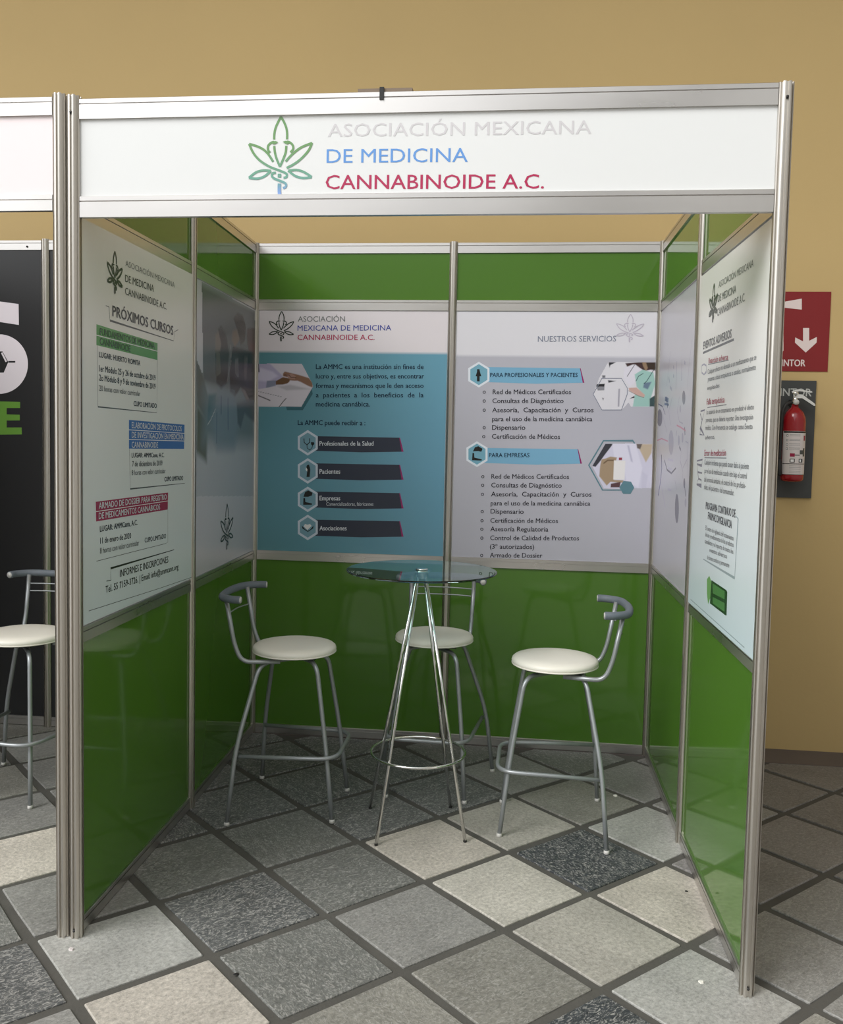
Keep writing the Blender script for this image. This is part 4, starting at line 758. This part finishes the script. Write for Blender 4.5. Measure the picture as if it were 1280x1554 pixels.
wht, wht2 = lin((228, 228, 224)), lin((206, 220, 222))
G1 = 'printed posters on the walls of the green booth'
poster('A', 'white poster of coming courses with green, blue and crimson title blocks, on the left wall', G1, 0.958, 2.172, lambda s, z: mixc(wht2, wht, (z - 1.0) / 0.8), depth=-0.0112)
poster('B', 'dim photo poster of people above a small leaf emblem, in the left rear corner', G1, 0.9525, 2.1695, lambda s, z: lin((196, 196, 204)))
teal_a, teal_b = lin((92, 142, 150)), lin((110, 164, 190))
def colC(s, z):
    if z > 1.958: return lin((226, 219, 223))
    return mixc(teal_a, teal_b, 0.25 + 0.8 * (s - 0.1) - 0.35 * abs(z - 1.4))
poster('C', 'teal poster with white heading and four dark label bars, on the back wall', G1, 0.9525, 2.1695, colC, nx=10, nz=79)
def colD(s, z):
    if z > 1.952: return lin((224, 222, 228))
    return lin((186, 185, 195))
poster('D', 'grey poster listing services with two light blue title bars, on the back wall', G1, 0.9525, 2.1695, colD, nx=4, nz=81)
poster('E', 'pale poster of scribbled cell diagram with grey ovals, in the right rear corner', G1, 0.9525, 2.1695, lambda s, z: lin((192, 190, 199)))
poster('G', 'white poster on adverse events with red subheadings and green box, on the right wall', G1, 0.944, 2.160, lambda s, z: mixc(lin((206, 224, 230)), lin((232, 232, 228)), (z - 0.95) / 0.7), depth=-0.0112)

# black clamp and grey strip on top of the fascia
st = empty('fascia_clamp', (0.905, 0.0, 2.5)); tag(st, 'small black clamp on a flat grey strip lying atop the fascia rail', 'clamp')
box(MB(), -0.068, 0.085, -0.008, 0.026, 0.0025, 0.0115).build('grey_strip', M['grey_strip'], st)
cb = MB(); box(cb, -0.006, 0.006, -0.0135, -0.0100, -0.020, 0.010); box(cb, -0.006, 0.006, -0.0135, 0.045, 0.010, 0.0135); box(cb, -0.006, 0.006, 0.041, 0.045, -0.004, 0.010)
cb.build('clamp_body', M['rubber'], st)

# ------------------------------------------------------------------ neighbouring booth
nb = empty('exhibition_booth', (0, 0, 0)); tag(nb, 'neighbouring black-walled booth with blank pinkish fascia, cut by the left edge', 'booth')
NP = {'FR': (-0.0425, 0.0), 'FL': (-2.04, 0.0), 'BR': (-0.108, 1.9), 'BM': (-1.125, 1.9), 'BL': (-2.08, 1.9), 'ML': (-2.06, 0.95)}
for n, h in (('FR', 2.518), ('FL', 2.51), ('BR', 2.5), ('BM', 2.506), ('BL', 2.5), ('ML', 2.5)): make_post(nb, *NP[n], h)
ff = frame(NP['FL'], NP['FR'])
make_rail(nb, ff, 2.458, 2.510); make_rail(nb, ff, 2.186, 2.232)
make_panel(nb, ff, 2.226, 2.462, M['pink_panel'], name='fascia_panel')
for a, b in (('BM', 'BR'), ('BL', 'BM'), ('ML', 'BL'), ('FL', 'ML')):
    fr = frame(NP[a], NP[b])
    r_ = make_rail(nb, fr, 2.452, 2.5); make_rail(nb, fr, 0.004, 0.05)
    make_panel(nb, fr, 0.046, 2.456, M['black_panel'])
loc, rz, L = frame(NP['BL'], NP['BM'])
tube(MB(), [(0.86, -0.0125, 2.468), (0.86, -0.0090, 2.468)], 0.005, 10).build('lock_screw', M['dark_groove'], nb, loc, rz)
bn = empty('banner', (-1.125, 1.9, 0)); tag(bn, 'black wall banner with huge white character and green lettering in neighbouring booth', 'banner')
sheet_mb(-0.935, -0.0225, 0.056, 2.448, -0.0045, lambda s, z: lin((44, 44, 45)), 2, 2).build('sheet', M['print'], bn)
graphics('N', -0.0048, bn)

# ------------------------------------------------------------------ bar stools
def stool(rods='two'):
    root = empty('bar_stool')
    s = MB(); prof = [(0.002, 0.6480), (0.150, 0.6480), (0.165, 0.6500), (0.1715, 0.6560), (0.1730, 0.6640), (0.1705, 0.6720), (0.1620, 0.6790), (0.135, 0.6850), (0.09, 0.6885), (0.04, 0.6900), (0.002, 0.6903)]
    lathe(s, prof, 48); seat = s.build('seat', M['vinyl'], root)
    w = MB(); tube(w, [(0.1705 * math.cos(a), 0.1705 * math.sin(a), 0.6535) for a in np.linspace(0, 2 * PI, 49)[:-1]], 0.0032, 6, closed=True)
    w.build('piping', M['vinyl'], seat)
    box(MB(), -0.11, 0.11, -0.11, 0.11, 0.640, 0.6478).build('seat_board', M['rubber'], root)
    for sx in (1, -1):
        for sy in (1, -1):
            foot = (0.200, 0.170, 0) if sx > 0 else (-0.205, 0.258, 0)
            knee = (0.166, 0.148, 0.30) if sx > 0 else (-0.182, 0.222, 0.30)
            mid_ = (0.5 * (0.118 + knee[0]) if sx > 0 else -0.152, 0)
            top = (0.116 * sx, 0.112)
            zz = 0.620 if sx * sy > 0 else 0.6308
            pts = [(0.0, 0.0, zz), (top[0], top[1] * sy, zz), (knee[0], knee[1] * sy, 0.30), (foot[0], foot[1] * sy, 0.006)]
            lg = MB(); tube(lg, fillet(pts, [0.055, 0.10], 7), 0.0093, 12); l = lg.build('leg', M['silver'], root)
            lathe(MB(), [(0.0095, 0.0), (0.0112, 0.001), (0.0112, 0.010), (0.0096, 0.014)], 14, foot[0], foot[1] * sy).build('glide', M['glide'], l)
    # footrest: U open to the rear, wrapping the front legs
    z = 0.262
    fr = fillet([(-0.180, 0.207, z), (0.215, 0.178, z), (0.215, -0.178, z), (-0.180, -0.207, z)], 0.085, 8)
    tube(MB(), fr, 0.0085, 12).build('footrest', M['silver'], root)
    for sy in (1, -1):
        pts = [(-0.03, 0.125 * sy, 0.632), (-0.185, 0.140 * sy, 0.628), (-0.215, 0.143 * sy, 0.70), (-0.248, 0.148 * sy, 0.885)]
        up = tube(MB(), fillet(pts, [0.07, 0.06], 7), 0.0093, 12).build('back_upright', M['silver'], root)
    arc = [(-0.175, 0.196, .890), (-0.215, 0.190, .890), (-0.262, 0.150, .890), (-0.278, 0.075, .890), (-0.283, 0, .890), (-0.278, -0.075, .890), (-0.262, -0.150, .890), (-0.215, -0.190, .890), (-0.175, -0.196, .890)]
    rl = tube(MB(), catmull(arc, 5), 0.0155, 14).build('back_rail', M['foam'], root)
    for sy in (1, -1):
        tube(MB(), [(-0.1765, 0.196 * sy, .890), (-0.1725, 0.1964 * sy, .890)], 0.0125, 14).build('end_cap', M['glide'], rl)
    def wire(z, x): return tube(MB(), catmull([(x, 0.146, z), (x - 0.020, 0.07, z), (x - 0.024, 0, z), (x - 0.020, -0.07, z), (x, -0.146, z)], 4), 0.0028, 8)
    if rods == 'two':
        wire(0.845, -0.241).build('back_rod', M['silver'], root); wire(0.812, -0.236).build('back_rod', M['silver'], root)
    elif rods == 'one':
        wire(0.812, -0.236).build('back_rod', M['silver'], root)
    else:
        for z, x in ((0.845, -0.241), (0.812, -0.236)):
            for sy in (1, -1):
                tube(MB(), [(x, 0.146 * sy, z), (x - 0.012, (0.146 - 0.016) * sy, z)], 0.0032, 8).build('rod_stub', M['silver'], root)
    return root
GS = 'cream-seated silver bar stools'
sB = stool('two'); sB.location = (0.938, 1.44, 0); sB.rotation_euler = (0, 0, math.radians(-92))
tag(sB, 'cream-seated silver bar stool behind the glass table, back to the rear wall', 'stool', GS)
sN = copy_tree(sB); sN.location = (-0.80, 1.10, 0); sN.rotation_euler = (0, 0, math.radians(-96))
tag(sN, 'cream-seated silver bar stool in the neighbouring booth, cut by the left edge', 'stool', GS)
sA = stool('one'); sA.location = (0.388, 1.115, 0); sA.rotation_euler = (0, 0, math.radians(1))
tag(sA, 'cream-seated silver bar stool at left of the glass table, backrest towards the left wall', 'stool', GS)
sC = stool('none'); sC.location = (1.46, 1.10, 0); sC.rotation_euler = (0, 0, math.radians(180))
tag(sC, 'cream-seated silver bar stool at right of the glass table, backrest towards the right wall', 'stool', GS)

# ------------------------------------------------------------------ glass bar table
tb = empty('bar_table', (0.929, 0.98, 0)); tag(tb, 'tall round glass bar table on four splayed chrome legs, between the three stools', 'table')
lathe(MB(), [(0.002, 1.020), (0.292, 1.020), (0.2945, 1.0215), (0.295, 1.024), (0.2945, 1.0265), (0.292, 1.028), (0.002, 1.028)], 72, smooth=False).build('tabletop', M['glass'], tb)
hb = MB(); lathe(hb, [(0.036, 1.0188), (0.036, 1.0125), (0.028, 1.0105), (0.028, 0.992), (0.024, 0.988)][::-1], 28); hb.build('hub', M['chrome'], tb)
disc = lathe(MB(), [(0.024, 1.0288), (0.024, 1.0320), (0.021, 1.0335)], 28).build('top_disc', M['chrome'], tb)
for (fx, fy) in ((0.800, .773), (1.131, .857), (1.047, 1.178), (.717, 1.115)):
    d = Vector((fx - .929, fy - .98)); dn = d.normalized() * 0.021
    l = tube(MB(), [(dn.x, dn.y, 0.998), (d.x, d.y, 0.008)], 0.0068, 12).build('leg', M['chrome'], tb)
    lathe(MB(), [(0.0066, 0.0), (0.0071, 0.001), (0.0071, 0.007), (0.0066, 0.009)], 12, d.x, d.y).build('glide', M['rubber'], l)
R_ = 0.186
tube(MB(), [(R_ * math.cos(a), R_ * math.sin(a), 0.300) for a in np.linspace(0, 2 * PI, 65)[:-1]], 0.0055, 10, closed=True).build('foot_ring', M['chrome'], tb)

# ------------------------------------------------------------------ wall signs and extinguisher
sg = empty('safety_sign', (2.0, 2.2, 0)); tag(sg, 'red sign with white arrow and extinguisher symbol, on the ochre wall', 'sign')
box(MB(), 0.395, 0.780, -0.004, -0.0005, 1.908, 2.297).build('plate', M['sign_red'], sg)
gm, gb = MB(), MB()
for (pl, pts, col, lay) in POLYS:
    if pl == 'S':
        ar = sum(pts[i][0] * pts[(i + 1) % len(pts)][1] - pts[(i + 1) % len(pts)][0] * pts[i][1] for i in range(len(pts)))
        v = [(a, -0.0046, b) for a, b in pts]; gm.add(v if ar > 0 else v[::-1], [tuple(range(len(v)))], INK[col])
gm.build('symbol', M['print'], sg)
TS = [t for t in TEXTS if t[0] == 'S']
lm = MB(); t = TS[0]; text_mesh(t[1], t[8], t[2], t[3], t[4], t[4], t[6], t[7], lm, -0.0048); lm.build('lettering', M['print'], sg)
bd = empty('extinguisher_board', (2.0, 2.2, 0)); tag(bd, 'dark grey lettered backboard behind the fire extinguisher, below the red sign', 'board')
box(MB(), 0.410, 0.728, -0.012, -0.0005, 1.282, 1.862).build('board', M['board'], bd)
lm = MB(); t = TS[1]; text_mesh(t[1], t[8], t[2], t[3], t[4], t[4], t[6], t[7], lm, -0.0128); lm.build('lettering', M['print'], bd)

ex = empty('fire_extinguisher', (2.612, 2.118, 0)); tag(ex, 'red fire extinguisher with white instruction label, hanging on the dark board', 'extinguisher')
Rr = 0.054
pr = [(0.030, 1.366), (0.046, 1.368), (0.053, 1.376), (Rr, 1.390), (Rr, 1.655), (0.051, 1.680), (0.042, 1.702), (0.028, 1.718), (0.018, 1.726), (0.016, 1.742)]
body = lathe(MB(), pr, 36).build('cylinder_body', M['red'], ex)
lab = MB(); v = []; f = []; n = 20
for i in range(n + 1):
    a = math.radians(-165 + 150 * i / n)
    for z in (1.400, 1.612): v.append((0.0546 * math.cos(a), 0.0546 * math.sin(a), z))
for i in range(n): f.append((2 * i, 2 * i + 2, 2 * i + 3, 2 * i + 1))
lb = lab.add(v, f, None, True).build('label_sticker', M['label'], ex)
def curved(pts_az, col, mb, r=0.0549):
    mb.add([(r * math.cos(math.radians(a)), r * math.sin(math.radians(a)), z) for a, z in pts_az], [tuple(range(len(pts_az)))], INK[col])
cm = MB()
def cbox(a0, a1, z0, z1, col, r=0.0549):
    k = max(1, int(abs(a1 - a0) / 8))
    for i in range(k):
        b0, b1 = a0 + (a1 - a0) * i / k, a0 + (a1 - a0) * (i + 1) / k
        curved([(b0, z0), (b1, z0), (b1, z1), (b0, z1)], col, cm, r)
cbox(-160, -20, 1.603, 1.611, 'black'); cbox(-160, -20, 1.452, 1.455, 'black'); cbox(-160, -20, 1.400, 1.402, 'black')
for z in (1.590, 1.568, 1.546, 1.526):
    cbox(-140, -130, z - .005, z + .005, 'slate'); cbox(-138, -132, z - .003, z + .003, 'paper', 0.0551)
    for dz in (.004, -.002): cbox(-124, -70, z + dz - .0008, z + dz + .0008, 'midgrey')
cbox(-48, -32, 1.566, 1.590, 'pcrim'); cbox(-118, -95, 1.488, 1.504, 'pcrim'); cbox(-95, -70, 1.494, 1.498, 'black'); cbox(-70, -48, 1.500, 1.520, 'slate'); cbox(-50, -34, 1.490, 1.530, 'slate')
cbox(-118, -94, 1.460, 1.478, 'black'); cbox(-114, -98, 1.463, 1.475, 'paper', 0.0551); cbox(-74, -50, 1.460, 1.478, 'black'); cbox(-70, -60, 1.463, 1.475, 'paper', 0.0551)
for z in (1.444, 1.436, 1.428, 1.418, 1.410): cbox(-120, -60, z - .0006, z + .0006, 'midgrey')
cm.build('label_print', M['print'], lb)
vb = MB(); lathe(vb, [(0.016, 1.742), (0.019, 1.744), (0.019, 1.758), (0.012, 1.760), (0.012, 1.790), (0.016, 1.792), (0.014, 1.802)], 18); vb.build('valve', M['chrome'], ex)
hd = MB(); extrude_poly(hd, [(-0.012, 1.792), (0.030, 1.790), (0.088, 1.748), (0.094, 1.738), (0.086, 1.736), (0.030, 1.772), (-0.010, 1.772)], 'y', -0.010, 0.010); hd.build('carry_handle', M['chrome'], ex)
lv = MB(); extrude_poly(lv, [(-0.022, 1.803), (0.006, 1.815), (0.075, 1.806), (0.076, 1.800), (0.010, 1.806), (-0.014, 1.796)], 'y', -0.009, 0.009); lv.build('lever', M['chrome'], ex)
tube(MB(), [(0.0, -0.012, 1.752), (0.0, -0.026, 1.752)], 0.013, 16).build('pressure_gauge', M['glide'], ex)
hs = catmull([(-0.012, -0.005, 1.752), (-0.038, -0.012, 1.745), (-0.058, -0.018, 1.715), (-0.064, -0.020, 1.66), (-0.066, -0.022, 1.56), (-0.066, -0.022, 1.47)], 6)
tube(MB(), hs, 0.008, 10).build('hose', M['rubber'], ex)
lathe(MB(), [(0.009, 1.395), (0.013, 1.400), (0.0095, 1.475)], 12, -0.066, -0.022).build('nozzle', M['rubber'], ex)
box(MB(), -0.012, 0.012, 0.045, 0.0695, 1.735, 1.765).build('hanger', M['rubber'], ex)

# ------------------------------------------------------------------ litter on the floor
def scrap(name, x, y, s, m, label, cat, seed):
    rnd = random.Random(seed); mb = MB(); n = 7
    ring = [(s * rnd.uniform(.6, 1.1) * math.cos(2 * PI * i / n), s * rnd.uniform(.5, .9) * math.sin(2 * PI * i / n)) for i in range(n)]
    v = [(a, b, 0.0) for a, b in ring] + [(a * .85, b * .85, s * rnd.uniform(.25, .5)) for a, b in ring]
    mb.add(v, [(i, (i + 1) % n, n + (i + 1) % n, n + i) for i in range(n)] + [tuple(range(n, 2 * n)), tuple(range(n))[::-1]])
    o = mb.build(name, m, None, (x, y, 0.0)); tag(o, label, cat); return o
scrap('paper_scrap', 1.871, 0.037, 0.010, M['chip'], 'small white scrap on the slate slab by the foot of the right front post', 'scrap', 1)
scrap('pebble', 1.917, 0.588, 0.006, M['rubber'], 'tiny dark pebble on the pale slab beside the right green wall', 'pebble', 2)
scrap('stone_chip', 0.020, -0.075, 0.011, M['label'], 'pale flat chip on the slab just before the left front posts', 'chip', 3)
scrap('paper_shred', 1.75, 1.428, 0.011, M['chip'], 'white shred on the floor behind the right stool, near the rear wall', 'scrap', 4)
scrap('plastic_bit', 0.545, -0.126, 0.009, M['rubber'], 'small dark plastic bit in the joint between slabs at front', 'debris', 5)
